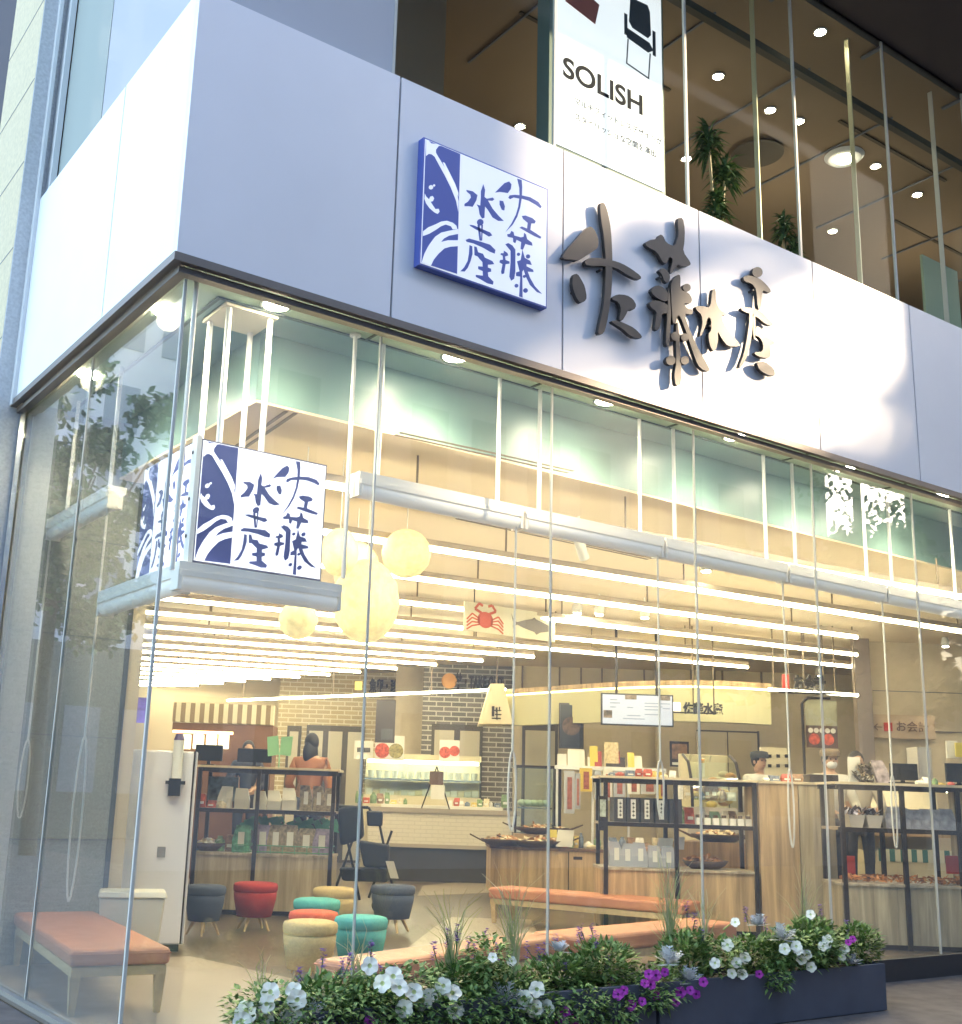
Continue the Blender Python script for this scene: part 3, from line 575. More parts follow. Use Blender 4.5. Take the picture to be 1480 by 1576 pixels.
for key, lb in (('sa', 'first and leftmost raised bronze brush character on the white fascia'), ('to', 'second raised bronze character, the densest and tallest one, with many strokes'), ('sui', 'third raised bronze character, small, like spread legs, between two larger ones'), ('san', 'fourth and rightmost raised bronze character on the white fascia')):
    m = MB()
    for i, pl in enumerate(LET[key]):
        yo = -.06-.0012*i
        m.prism([ay(850+x*.24324, 290+y*.24324, yo) for x, y in chaikin(pl)], (0, .034, 0))
    for i, pl in enumerate(LET[key][:3]):
        c = sum((ay(850+x*.24324, 290+y*.24324, -.1) for x, y in pl), Vector())/len(pl); m.cyl((c.x, -.055, c.z), (c.x, -.001, c.z), .01, n=6)
    single(m, 'raised_character', bronze, lb, 'letter', 'raised calligraphy characters on the fascia', bevel=0)
# ================================================================== upper floor contents
a = ay(855, 225, .5); b = ay(1020, 285, .5)
PT = thing('poster_light_box', ((a.x+b.x)/2, .5, 6.3), 'tall bright white poster box behind the upper floor glass', 'poster')
pz = 6.72
MB().box(a.x-.08, b.x+.03, .5, .66, pz-.1, UC-.1).build('frame', mat('poster_frame', (.15, .2, .18), .4), PT)
pf = mat('poster_white', (.9, .92, .95), .4, emis=.12, ecol=(.95, .97, 1))
MB().box(a.x-.03, b.x, .49, .498, pz, UC-.15).build('poster_face', pf, PT)
gr = mat('poster_ink', (.035, .035, .045), .9, spec=.1); gr2 = mat('poster_ink_light', (.06, .06, .07), .9, spec=.1)
p = ay(866, 95, .485); text_obj('lettering', 'SOLISH', .27, (p.x, .487, p.z-.13), (1, 0, 0), (0, 0, 1), gr, PT, .001, bold=.006, squash=1.12)
p = ay(884, 133, .485); text_obj('lettering', 'マルチフィットレスデザインが', .076, (p.x, .487, p.z-.16), (1, 0, 0), (0, 0, 1), gr2, PT, .001)
text_obj('lettering', 'スタイリッシュな空間を演出', .076, (p.x, .487, p.z-.31), (1, 0, 0), (0, 0, 1), gr2, PT, .001)
m = MB(); c = ay(985, 45, .485)
P_ = lambda l: m.prism([(c.x+x, .4865, c.z+z) for x, z in l], (0, .002, 0))
P_([(-.12, .28), (.1, .3), (.13, .24), (.14, .0), (.1, -.05), (-.1, -.03), (-.14, .02)]); P_([(-.16, -.06), (.12, -.09), (.17, -.15), (.1, -.2), (-.17, -.16)]); P_([(-.2, .08), (-.16, .08), (-.16, -.14), (-.2, -.14)]); P_([(.16, .06), (.2, .06), (.2, -.2), (.16, -.2)])
P_([(-.16, -.17), (-.145, -.17), (-.165, -.42), (-.18, -.42)]); P_([(.12, -.2), (.135, -.2), (.11, -.46), (.095, -.46)]); P_([(-.18, -.42), (.11, -.46), (.11, -.475), (-.18, -.435)])
m.build('chair_picture', mat('picture_dark', (.09, .1, .12), .5), PT)
m = MB(); c = ay(890, 5, .485); m.prism([(c.x-.15, .486, c.z-.05), (c.x+.2, .486, c.z-.12), (c.x+.25, .486, c.z+.1), (c.x-.1, .486, c.z+.2)], (0, .002, 0)); m.build('sofa_picture', mat('picture_red', (.45, .15, .13), .5), PT)
# pink and navy board behind the side glass
m = MB(); m.cur = 0; m.prism([ax(u, v, .3) for u, v in ((148, 112), (160, -40), (178, -40), (196, 0), (175, 60))], (.04, 0, 0))
m.cur = 1; m.prism([ax(u, v, .26) for u, v in ((172, 55), (165, 25), (182, -40), (205, -40), (200, 22))], (.03, 0, 0))
single(m, 'display_board', [mat('board_pink', (.75, .3, .32), .5), mat('board_navy', (.05, .05, .1), .5)], 'pink and navy display board behind the upper side glass', 'board')
# green board at right
a = ay(1425, 480, .6); m = MB(); m.box(a.x, a.x+.7, .6, .63, 6.3, ay(1432, 398, .6).z); single(m, 'notice_board', mat('green_board', (.32, .42, .3), .5), 'pale green board standing behind the upper glass at the right edge', 'board')
# potted dracaena plants upstairs
leafd = [mat('dracaena_leaf', (.07, .14, .05), .5, noise=.4, nscale=20), mat('dracaena_leaf_pale', (.22, .32, .1), .5)]
def dracaena(x, y, zt_, heads, lb):
    t = thing('potted_plant', (x, y, 6.25), lb, 'plant')
    MB().lathe((x, y, 6.25), [(.16, 0), (.2, .3), (.19, .32)], 18).build('pot', white, t)
    m = MB(); L = MB()
    for (hx, hz, r) in heads:
        m.tubeline([Vector((x, y, 6.4)), Vector((x+hx*.5, y, 6.3+(hz-6.3)*.5)), Vector((x+hx, y, hz))], .015, 6)
        for i in range(110):
            th = ru(0, 6.28); ph = ru(-.7, 1.2); d = Vector((math.cos(th)*math.cos(ph), math.sin(th)*math.cos(ph), math.sin(ph)))
            b0 = Vector((x+hx, y, hz+ru(-.12, .12))); s = d.cross(Vector((0, 0, 1))).normalized()*.016; Ln = r*ru(.6, 1)
            mid = b0+d*Ln*.5+Vector((0, 0, .02)); tip = b0+d*Ln+Vector((0, 0, -.25*Ln)); L.cur = 0 if rnd() < .8 else 1
            L.add([b0-s*.5, b0+s*.5, mid+s, mid-s, tip], [(0, 1, 2, 3), (3, 2, 4)])
    m.build('stem', beech, t); L.build('foliage', leafd, t)
q = ay(1090, 222, .75); q2 = ay(1115, 270, .75); q3 = ay(1103, 325, .75)
dracaena(q3.x, .75, 0, [(q.x-q3.x, q.z, .27), (q2.x-q3.x, q2.z, .27), (0, q3.z, .26)], 'tall potted dracaena with three leafy heads behind the upper glass')
q = ay(1205, 355, .9); dracaena(q.x, .9, 0, [(0, q.z, .2), (.15, q.z-.2, .2)], 'smaller dark potted plant right of the dracaena behind the upper glass')
# ================================================================== seating
stool_cols = {'blue': (.07, .09, .14), 'red': (.4, .035, .03), 'teal': (.09, .4, .36), 'beige': (.58, .44, .2), 'orange': (.6, .11, .05)}
def stool():
    t = thing('stool', (0, 0, 0), 'x', 'stool', 'round upholstered stools on the shop floor')
    bm = mat('fabric_red', stool_cols['red'], .9, noise=.1, nscale=60, bump=.2, bscale=200)
    MB().lathe((0, 0, 0), [(.14, .13), (.165, .135), (.2, .3), (.207, .365), (.2, .37)], 32).build('body', bm, t)
    MB().lathe((0, 0, 0), [(.2, .372), (.212, .385), (.215, .43), (.205, .452), (.17, .462), (.01, .466)], 32).build('cushion', bm, t)
    for k in range(4):
        a = math.pi/4+k*math.pi/2
        MB().cyl((.1*math.cos(a), .1*math.sin(a), .13), (.17*math.cos(a), .17*math.sin(a), 0), .018, .011, n=10).build('leg', beech, t)
    return t
P0 = stool(); first = True
for (u, v, col, hw, lb, dz) in ((317, 1362, 'blue', 31, 'dark blue round stool beside the white cabinet', 0), (394, 1358, 'red', 34, 'dark red round stool in front of the left shelf unit', 0), (515, 1366, 'beige', 33, 'beige round stool furthest back, behind the two teal ones', 0),
                                (488, 1383, 'teal', 36, 'teal round stool behind the orange red one', 0), (483, 1402, 'orange', 38, 'orange red round stool between beige and teal ones', 0), (478, 1417, 'beige', 42, 'beige round stool nearest the glass, front of the cluster', 0),
                                (556, 1410, 'teal', 41, 'large teal round stool nearest the long orange bench', 0), (605, 1362, 'blue', 34, 'dark blue round stool right of the glass joint, apart from the cluster', 0)):
    p = az(u, v, .46); sc = hw*(p-CAM).dot(FW)/FPX/.213
    if first: o = P0; o.location = (p.x, p.y, 0); o.rotation_euler = (0, 0, .3); first = False; o['label'] = lb
    else: o = copy_tree(P0, (p.x, p.y, 0), ru(0, 1.5), lb)
    sc = min(1.12, max(.9, sc)); o.scale = (sc, sc, 1)
    mm = mat('fabric_'+col, stool_cols[col], .9, noise=.1, nscale=60, bump=.2, bscale=200)
    for ch in o.children:
        if ch.name.startswith(('body', 'cushion')): setmat(ch, mm)
def bench(cx, cy, L, Wd, rz, lb, zt_=.4, th=.13):
    t = thing('bench', (0, 0, 0), lb, 'bench', 'orange vinyl benches')
    MB().box(-Wd/2, Wd/2, -L/2, L/2, zt_-th, zt_).build('seat', orange, t, bevel=.03)
    m = MB(); m.box(-Wd/2+.02, Wd/2-.02, -L/2+.02, L/2-.02, zt_-th-.06, zt_-th-.003); m.build('frame', beech, t)
    m = MB(); ring = [Vector((sx*(Wd/2-.004), sy*(L/2-.004), zt_-.03)) for sx, sy in ((-1, -1), (1, -1), (1, 1), (-1, 1), (-1, -1))]; m.tubeline(ring, .006, 6); m.build('piping', orange, t)
    for sx in (-1, 1):
        for sy in (-1, 1):
            x = sx*(Wd/2-.05); y = sy*(L/2-.06)
            m = MB(); m.hexa([(x-.018, y-.018, 0), (x+.018, y-.018, 0), (x+.018, y+.018, 0), (x-.018, y+.018, 0)], [(x-.032, y-.032, zt_-th-.06), (x+.032, y-.032, zt_-th-.06), (x+.032, y+.032, zt_-th-.06), (x-.032, y+.032, zt_-th-.06)]); m.build('leg', beech, t)
    t.location = (cx, cy, 0); t.rotation_euler = (0, 0, rz); return t
bench(.63, 2.27, 2.3, .62, R(-7.5), 'orange bench in the left corner beside the granite wall', .39, .1)
def bench_edge(p, q, Wd, lb, z, th):
    p = Vector((*p, 0)); q = Vector((*q, 0)); d = (q-p).normalized(); n = Vector((d.y, -d.x, 0)); c = (p+q)/2+n*Wd/2
    return bench(c.x, c.y, (q-p).length, Wd, math.atan2(d.y, d.x)-math.pi/2, lb, z, th)
bench_edge((1.49, .53), (3.8, 1.25), .36, 'orange bench along the front glass behind the white petunias, left one of the pair', .36, .13)
bench_edge((3.88, 1.28), (6.15, 1.7), .48, 'orange bench along the front glass behind the grasses, right one of the pair', .36, .13)
bench_edge((6.62, 4.95), (7.45, 2.75), .5, 'orange bench running into the shop toward the wooden island counter', .39, .12)
# white cabinet (freezer) and bin
e = Vector((.94, -.34, 0)); n_ = Vector((.34, .94, 0)); A = Vector((1.39, 3.86, 0))
FZ = thing('freezer_cabinet', A+e*.31, 'tall white cabinet freezer beside the granite wall', 'freezer')
def obx(mb, A, e, n, a0, a1, b0, b1, z0, z1):
    pts = [A+e*a0+n*b0, A+e*a1+n*b0, A+e*a1+n*b1, A+e*a0+n*b1]
    return mb.hexa([p+Vector((0, 0, z0)) for p in pts], [p+Vector((0, 0, z1)) for p in pts])
wf = mat('freezer_white', (.72, .73, .76), .3, noise=.03, nscale=2)
zf = 1.69
obx(MB(), A, e, n_, 0, .64, .05, .6, .06, zf).build('body', wf, FZ, bevel=.015)
obx(MB(), A, e, n_, .0, .6, 0, .046, .07, zf-.01).build('door', wf, FZ, bevel=.01)
obx(MB(), A, e, n_, .6, .615, .01, .05, .07, zf).build('door_seal', dark, FZ)
obx(MB(), A, e, n_, .05, .6, .08, .5, 0, .06).build('foot_base', dark, FZ)
p = A+e*.43+Vector((0, 0, 1.42)); m = MB(); obx(m, A, e, n_, .4, .5, -.08, -.002, 1.3, 1.45); obx(m, A, e, n_, .37, .54, -.05, -.02, 1.4, 1.43); m.build('dispenser', black, FZ)
m = MB(); q = A+e*.46-n_*.04; m.cyl(q+Vector((0, 0, 1.451)), q+Vector((0, 0, 1.78)), .045, n=16); m.build('cup_tube', mat('tube_clear', (.7, .72, .68), .2), FZ)
m = MB(); m.cyl(q+Vector((0, 0, 1.78)), q+Vector((0, 0, 1.84)), .05, .03, n=14); m.build('tube_cap', mat('cap_purple', (.08, .05, .15), .4), FZ)
m = MB(); obx(m, A, e, n_, .35, .42, -.004, -.001, .78, .87); m.build('label_plate', mat('grey_label', (.25, .25, .25), .5), FZ)
A2 = Vector((.98, 3.0, 0)); BN = thing('waste_bin', A2+e*.25, 'pale grey plastic waste bin with a lid behind the corner bench', 'bin')
bm_ = mat('bin_plastic', (.6, .58, .48), .35)
m = MB(); pts = lambda i, z: [A2+e*i+n_*i+Vector((0, 0, z)), A2+e*(.5-i)+n_*i+Vector((0, 0, z)), A2+e*(.5-i)+n_*(.32-i)+Vector((0, 0, z)), A2+e*i+n_*(.32-i)+Vector((0, 0, z))]
m.hexa(pts(.04, 0), pts(.0, .52)); m.build('body', bm_, BN, bevel=.02)
m = MB(); m.hexa(pts(-.015, .523), pts(0.0, .57)); m.build('lid', mat('bin_lid', (.66, .64, .52), .4), BN, bevel=.012)
# ================================================================== display furniture helper
def shelf_unit(name, s0, s1, d0, d1, z1, zsh, zw, lb, posts, woodm=wood, backposts=True):
    """open black frame over a wooden base. zsh: shelf heights, zw: top of the wooden base, posts: s positions"""
    t = thing(name, F((s0+s1)/2, (d0+d1)/2, 0), lb, 'display shelf')
    MB().fbox(s0+.01, s1-.01, d0+.02, d1-.01, .05, zw).build('wooden_base', woodm, t)
    MB().fbox(s0+.03, s1-.03, d0+.05, d1-.05, 0, .049).build('kick_board', dark, t)
    MB().fbox(s0, s1, d0, d1, zw+.002, zw+.03).build('base_top', mat('worktop', (.5, .42, .3), .4, kind='wood'), t)
    MB().fbox(s0-.02, s1+.02, d0-.02, d1+.02, z1-.025, z1).build('top_board', mat('pale_top', (.7, .58, .38), .4), t)
    m = MB(); m.fbox(s0, s1, d0, d0+.04, z1-.07, z1-.027); m.fbox(s0, s1, d1-.04, d1, z1-.07, z1-.027); m.build('top_rail', dark, t)
    for s in posts:
        MB().fbox(s-.022, s+.022, d0-.012, d0+.03, 0, z1-.028).build('post', dark, t)
        if backposts: MB().fbox(s-.022+.0, s+.022, d1-.03, d1+.01, 0, z1-.028).build('post', dark, t)
    for z in zsh: MB().fbox(s0+.02, s1-.02, d0+.02, d1-.02, z-.03, z).build('shelf', mat('shelf_wood', (.42, .33, .22), .5), t); MB().fbox(s0, s1, d0-.004, d0+.018, z-.045, z).build('shelf_rail', dark, t)
    return t
GB = 'packed goods on the shelves'
def bag(s, d, z, w, h, m_, lb, name='snack_bag', lab=True, grp=GB):
    t = thing(name, F(s, d, z), lb, 'bag', grp)
    m = MB(); b = .05; h *= ru(.88, 1.1); w *= ru(.92, 1.05); lean = ru(-.03, .03); top = s+lean
    p = [F(s-w/2, d-b, z), F(s+w/2, d-b, z), F(s+w/2, d+b, z), F(s-w/2, d+b, z)]; q = [F(top-w*.42, d-.006, z+h), F(top+w*.42, d-.006, z+h*ru(.96, 1)), F(top+w*.42, d+.006, z+h*.98), F(top-w*.42, d+.006, z+h)]
    mid = [F(s-w*.52, d-b*.9, z+h*.45), F(s+w*.52, d-b*.9, z+h*.45), F(s+w*.52, d+b*.9, z+h*.45), F(s-w*.52, d+b*.9, z+h*.45)]
    m.hexa(p, mid); m.hexa(mid, q); m.build('pouch', m_, t)
    if lab: MB().fbox(s-w*.18, s+w*.18, d-b-.006, d-b-.002, z+h*.25, z+h*.75).build('paper_label', paper, t)
    return t
def card(s, d, z, w, h, lb, m_=None, grp='price cards on the counters', tilt=.0):
    m = MB(); m.hexa([F(s-w/2, d, z), F(s+w/2, d, z), F(s+w/2, d+.05, z), F(s-w/2, d+.05, z)], [F(s-w/2+tilt, d+.02, z+h), F(s+w/2+tilt, d+.02, z+h), F(s+w/2+tilt, d+.026, z+h), F(s-w/2+tilt, d+.026, z+h)])
    return single(m, 'price_card', m_ or paper, lb, 'card', grp)
def basket(s, d, z, r, lb, fill, boat=0, fillm=None):
    c = F(s, d, z); t = thing('basket', c, lb, 'basket', 'baskets of dried fish on the counters')
    m = MB(); prof = [(r*.6, 0), (r*.85, .04), (r, .09), (r*.96, .085), (r*.8, .045)]
    m.lathe(c, prof, 22, 1.0, .75)
    if boat:
        for sg in (-1, 1): m.prism([c+E1*sg*r*.8+E2*.1+Vector((0, 0, .04)), c+E1*sg*r*.8-E2*.1+Vector((0, 0, .04)), c+E1*sg*r*1.35+Vector((0, 0, .13))], (0, 0, .02))
    m.build('bowl', mat('dark_wicker', (.09, .05, .03), .7, noise=.4, nscale=80), t)
    f = MB()
    for i in range(46):
        a = ru(0, 6.28); q = r*.8*math.sqrt(rnd()); p = c+Vector((q*math.cos(a), q*.75*math.sin(a), .07+ru(0, .07)*(1-q/r))); f.cur = 0 if rnd() < .6 else 1
        d1 = Vector((ru(-1, 1), ru(-1, 1), ru(-.2, .6))).normalized(); w1 = d1.cross(Vector((0, 0, 1))).normalized()*.03; L = .07
        f.add([p-w1, p+d1*L*.6-w1*1.2+Vector((0, 0, .012)), p+d1*L, p+d1*L*.6+w1*1.2, p+w1, p+Vector((0, 0, .025))], [(0, 1, 5), (1, 2, 5), (2, 3, 5), (3, 4, 5), (4, 0, 5)])
    f.build('contents', fill, t); return t
dried = [mat('dried_fish_pale', (.75, .62, .38), .6), mat('dried_fish_orange', (.5, .25, .1), .6)]
dried2 = [mat('dried_orange', (.7, .33, .1), .5), mat('dried_brown', (.35, .16, .07), .6)]
# ---- left shelf unit
s0, d0 = sd(az(296, 1444, 0)); s1, d1 = sd(az(514, 1432, 0)); DL = 13.7
s0, s1, zz0, zz1 = span(296, 1178, 514, 1440, DL)
zt_ = ad(405, 1180, DL).z; zsh = ad(405, 1246, DL).z; zw = ad(405, 1318, DL).z
UL = shelf_unit('display_shelf', s0, s1, DL, DL+.7, zt_, [zsh], zw, 'display shelf with pale wood base behind the round stools', [s0+.02, sd(ad(395, 1250, DL))[0], s1-.04], woodg)
bagm = [mat('bag_silver', (.6, .58, .5), .3, .2), mat('bag_brown', (.3, .24, .15), .5, noise=.5, nscale=30), mat('bag_green', (.12, .35, .2), .4, noise=.6, nscale=14), mat('bag_purple', (.3, .25, .35), .5, noise=.4, nscale=20)]
for u in (345, 372, 400, 422, 445): bag(sd(ad(u, 1230, DL+.2))[0], DL+.25, zsh, .16, .24, bagm[0] if u > 350 else mat('pouch_white', (.66, .63, .55), .4), 'silver pouch on the left display upper shelf', lab=(u < 350))
for u in (470, 490, 506): bag(sd(ad(u, 1230, DL+.2))[0], DL+.3, zsh, .14, .27, bagm[1], 'brown pouch on the left display upper shelf')
for i, u in enumerate((372, 405, 425, 447, 472, 496)): bag(sd(ad(u, 1290, DL+.2))[0], DL+.2, zw+.03, .21, .33, bagm[[2, 3, 1, 1, 1, 3][i]], 'large tagged bag in the green tray', grp='bags in the green tray')
m = MB(); sA = sd(ad(360, 1290, DL))[0]; sB = sd(ad(510, 1290, DL))[0]; zq = zw+.03
for z in (.02, .09): m.tubeline([F(sA, DL+.04, zq+z), F(sB, DL+.04, zq+z), F(sB, DL+.5, zq+z), F(sA, DL+.5, zq+z), F(sA, DL+.04, zq+z)], .006)
for i in range(9): s = sA+(sB-sA)*i/8; m.cyl(F(s, DL+.04, zq), F(s, DL+.04, zq+.09), .005, n=5)
for i in range(60):
    s = ru(sA, sB); z = zq+ru(.26, .36); p = F(s, DL+ru(.3, .45), z); m.add([p, p+E1*ru(.05, .1)+Vector((0, 0, ru(-.05, .02))), p+E1*.04+Vector((0, 0, .06)), p+Vector((-.03, 0, .04))], [(0, 1, 2, 3)])
single(m, 'wire_tray', mat('tray_green', (.1, .32, .18), .4), 'green wire tray with crumpled green film holding bags on the left display', 'tray')
basket(sd(ad(322, 1310, DL+.3))[0], DL+.3, zw+.03, .2, 'low open carton of samples at the left end of the left display', [paper, dried[0]])
m = MB(); a_, b_, c_, d_ = span(320, 1195, 366, 1233, DL+.45); m.fbox(a_, b_, DL+.45, DL+.47, c_, d_); o = single(m, 'framed_photo', mat('photo_blue', (.16, .22, .25), .4, noise=.7, nscale=9), 'dark framed picture leaning on the upper left shelf', 'picture'); 
# things standing on and behind the left unit
mon = [(300, 1146, 342, 1178), (365, 1152, 418, 1178)]
for i, (u0, v0, u1, v1) in enumerate(mon):
    a_, b_, c_, d_ = span(u0, v0, u1, v1, DL+.5); t = thing('monitor', F((a_+b_)/2, DL+.5, zt_), ['black monitor on the left shelf unit beside the white cabinet', 'black monitor on the left shelf unit beside the green papers'][i], 'monitor')
    MB().fbox(a_, b_, DL+.5, DL+.54, zt_+.06, d_).build('screen', black, t, bevel=.006); MB().fbox((a_+b_)/2-.08, (a_+b_)/2+.08, DL+.46, DL+.6, zt_, zt_+.02).build('foot', black, t); MB().fbox((a_+b_)/2-.02, (a_+b_)/2+.02, DL+.53, DL+.56, zt_+.02, zt_+.1).build('neck', black, t)
m = MB(); g1 = mat('leaflet_green', (.3, .62, .36), .6)
for (q) in ([(411, 1134), (428, 1132), (430, 1161), (412, 1164)], [(433, 1134), (451, 1133), (447, 1164), (430, 1161)]): m.prism([ad(u, v, DL+.3) for u, v in q], E2*.006)
m.cyl(F(sd(ad(430, 1160, DL+.3))[0], DL+.31, zt_), ad(430, 1158, DL+.31), .008, n=6)
single(m, 'leaflet_stand', g1, 'two bright green leaflets fanned open on the left shelf unit', 'leaflet')
# wooden booth with striped valance behind
D = 19; s0, s1, z0, z1 = span(262, 1114, 418, 1200, D)
t = thing('striped_stall', F((s0+s1)/2, D, 0), 'brown wooden stall with striped canopy and lit jars at the rear left', 'stall')
bw_ = mat('red_brown_wood', (.24, .12, .065), .5, noise=.1, nscale=4)
sM = sd(ad(357, 1150, D))[0]
MB().fbox(sM, s1, D, D+.6, 0, z1).build('side_panel', bw_, t)
m = MB(); m.fbox(s0, sM, D, D+.6, z1-.12, z1); m.fbox(s0, sM, D+.5, D+.6, 0, z1-.12); m.fbox(s0, sM, D, D+.6, 0, 1.6); m.build('carcass', bw_, t)
MB().fbox(s0, s1, D-.05, D+.1, z1+.01, z1+.32).build('striped_valance', mat('valance_stripe', (.75, .68, .48), .7, kind='stripe', freq=6.5, col2=(.3, .22, .13)), t)
m = MB()
for u in (284, 304, 324, 343):
    a_, b_, c_, d_ = span(u-7, 1130, u+7, 1152, D+.2); m.fbox(a_, b_, D+.2, D+.35, c_, d_)
m.build('lit_compartment', mat('compartment_glow', (.8, .8, .5), .5, emis=.5, ecol=(1, .9, .5)), t)
MB().fbox(s0, sM, D+.05, D+.08, ad(320, 1127, D).z-.02, ad(320, 1124, D).z).build('strip_light', mat('strip_orange', (1, .5, .2), .5, emis=1.5, ecol=(1, .5, .2)), t)
m = MB(); a_, b_, c_, d_ = span(194, 1073, 226, 1112, 21); m.fbox(a_, b_, 21, 21.05, c_, d_); single(m, 'wall_screen', mat('screen_purple', (.12, .08, .3), .3, emis=.25, ecol=(.3, .2, .7), noise=.7, nscale=3, emtex=1), 'small purple lit screen high at the far left of the shop', 'screen')
# ================================================================== people
skin = mat('skin', (.55, .34, .22), .5); hairm = mat('black_hair', (.015, .012, .01), .5)
def skinned(name, pts, edges, rad, m_, parent, sub=2):
    off = W(parent) if parent else Vector((0, 0, 0))
    me = bpy.data.meshes.new(name); me.from_pydata([Vector(p)-off for p in pts], edges, []); me.materials.append(m_)
    o = bpy.data.objects.new(name, me); COL.objects.link(o); o.parent = parent
    sk = o.modifiers.new('skin', 'SKIN')
    for i, r in enumerate(rad): me.skin_vertices[0].data[i].radius = r if isinstance(r, tuple) else (r, r)
    me.skin_vertices[0].data[0].use_root = True
    sb = o.modifiers.new('sub', 'SUBSURF'); sb.levels = sub; sb.render_levels = sub
    for p in me.polygons: p.use_smooth = True
    sk.use_smooth_shade = True
    return o
def person(u, vt, D, zg, lb, top, trouser, face, hat=None, apron=None, mask=False, long_hair=False, arms='work', back=False):
    """u, vt: pixel of the crown; D distance; zg: floor level"""
    s, z = sd(ad(u, vt, D))[0], ad(u, vt, D).z
    Hh = z-zg; k = Hh/1.68
    base = F(s, D, zg); fx = -E2 if not back else E2; fx = (fx*math.cos(face)+E1*math.sin(face)).normalized(); rx = Vector((-fx.y, fx.x, 0))   # rx: person's right-left axis
    P = lambda a, f, h: base+rx*a*k+fx*f*k+Vector((0, 0, h*k))
    t = thing('person', base, lb, 'person')
    if arms == 'work': hands = [(.16, .34, 1.0), (-.16, .34, 1.0)]; elb = [(.27, .08, 1.06), (-.27, .08, 1.06)]
    else: hands = [(.22, .2, .95), (-.24, .05, .82)]; elb = [(.27, -.02, 1.08), (-.27, -.03, 1.08)]
    pts = [P(0, 0, .92), P(0, .0, 1.12), P(0, 0, 1.34), P(0, 0, 1.44), P(0, .01, 1.5), P(0, .02, 1.58),
           P(.18, 0, 1.36), P(*elb[0]), P(*hands[0]), P(-.18, 0, 1.36), P(*elb[1]), P(*hands[1]),
           P(.09, 0, .86), P(.1, .01, .48), P(.1, -.02, .07), P(.1, .12, .04), P(-.09, 0, .86), P(-.1, .01, .48), P(-.1, -.02, .07), P(-.1, .12, .04)]
    E = [(0, 1), (1, 2), (2, 3), (3, 4), (4, 5), (2, 6), (6, 7), (7, 8), (2, 9), (9, 10), (10, 11), (0, 12), (12, 13), (13, 14), (14, 15), (0, 16), (16, 17), (17, 18), (18, 19)]
    rd = [r*k for r in (.13, .12, .12, .055, .065, .075, .055, .042, .03, .055, .042, .03, .085, .055, .04, .035, .085, .055, .04, .035)]
    # hands: palm + five fingers as part of the same skeleton
    for hi, sg in ((8, 1), (11, -1)):
        hp = pts[hi]; fd = (hp-pts[hi-1]).normalized(); side = fd.cross(Vector((0, 0, 1))).normalized()
        pl = hp+fd*.05*k; pts.append(pl); rd.append(.024*k); pi = len(pts)-1; E.append((hi, pi))
        for q, (o, ln) in enumerate(((-.03, .06), (-.01, .075), (.01, .07), (.028, .055))):
            pts.append(pl+side*o*k+fd*ln*k+Vector((0, 0, -.02*k))); rd.append(.008*k); E.append((pi, len(pts)-1))
        pts.append(hp+side*sg*.045*k+fd*.04*k); rd.append(.009*k); E.append((hi, len(pts)-1))
    skinned('body', pts, E, rd, skin, t, 1)
    # head with face
    hd = MB(); c = P(0, .025, 1.58); hd.ball(c, .1*k, 18, 12, .78, .9, 1.18)
    hd.ball(c+fx*.095*k+Vector((0, 0, -.01*k)), .016*k, 8, 6)
    for sg in (-1, 1): hd.ball(c+rx*sg*.08*k+Vector((0, 0, -.005)), .022*k, 8, 6, .5, 1, 1.3)
    hd.build('head', skin, t)
    ey = MB()
    for sg in (-1, 1): ey.ball(c+fx*.087*k+rx*sg*.032*k+Vector((0, 0, .012*k)), .009*k, 8, 6)
    ey.build('eyes', black, t)
    if mask: m = MB(); m.ball(c+fx*.03*k+Vector((0, 0, -.045*k)), .073*k, 14, 8, .85, .95, .8); m.build('face_mask', mat('mask_white', (.8, .8, .78), .7), t)
    else: MB().ball(c+fx*.088*k+Vector((0, 0, -.05*k)), .017*k, 8, 5, 1.3, .6, .35).build('mouth', mat('lips', (.35, .1, .08), .5), t)
    hr = MB(); hr.ball(c-fx*.018*k+Vector((0, 0, .02*k)), .108*k, 18, 12, .84, .9, 1.1)
    if long_hair: hr.ball(c-fx*.05*k+Vector((0, 0, -.12*k)), .12*k, 16, 10, .85, .6, 1.5)
    hr.build('hair', hairm, t)
    if hat: m = MB(); m.lathe(c+Vector((0, 0, .045*k)), [(.112*k, 0), (.118*k, .03*k), (.112*k, .075*k), (.05*k, .09*k), (.002, .092*k)], 18); m.lathe(c+fx*.09*k+Vector((0, 0, .045*k)), [(.06*k, 0), (.06*k, .008)], 14); m.build('cap', hat, t)
    sp = [P(0, 0, .9), P(0, 0, 1.12), P(0, 0, 1.33), P(0, 0, 1.42), P(.18, 0, 1.36), P(*elb[0]), P(*[a*.35+b*.65 for a, b in zip(elb[0], hands[0])]), P(-.18, 0, 1.36), P(*elb[1]), P(*[a*.35+b*.65 for a, b in zip(elb[1], hands[1])])]
    skinned('shirt', sp, [(0, 1), (1, 2), (2, 3), (2, 4), (4, 5), (5, 6), (2, 7), (7, 8), (8, 9)], [r*k for r in (.155, .14, .145, .07, .075, .06, .05, .075, .06, .05)], top, t, 2)
    tp = [P(0, 0, .9), P(.09, 0, .84), P(.1, .01, .48), P(.1, -.02, .1), P(-.09, 0, .84), P(-.1, .01, .48), P(-.1, -.02, .1)]
    skinned('trousers', tp, [(0, 1), (1, 2), (2, 3), (0, 4), (4, 5), (5, 6)], [r*k for r in (.15, .1, .07, .055, .1, .07, .055)], trouser, t, 2)
    if apron: m = MB(); p0 = P(-.13, .15, .55); m.hexa([P(-.15, .155, .5), P(.15, .155, .5), P(.15, .17, .5), P(-.15, .17, .5)], [P(-.1, .145, 1.25), P(.1, .145, 1.25), P(.1, .16, 1.25), P(-.1, .16, 1.25)]); m.build('apron', apron, t)
    return t
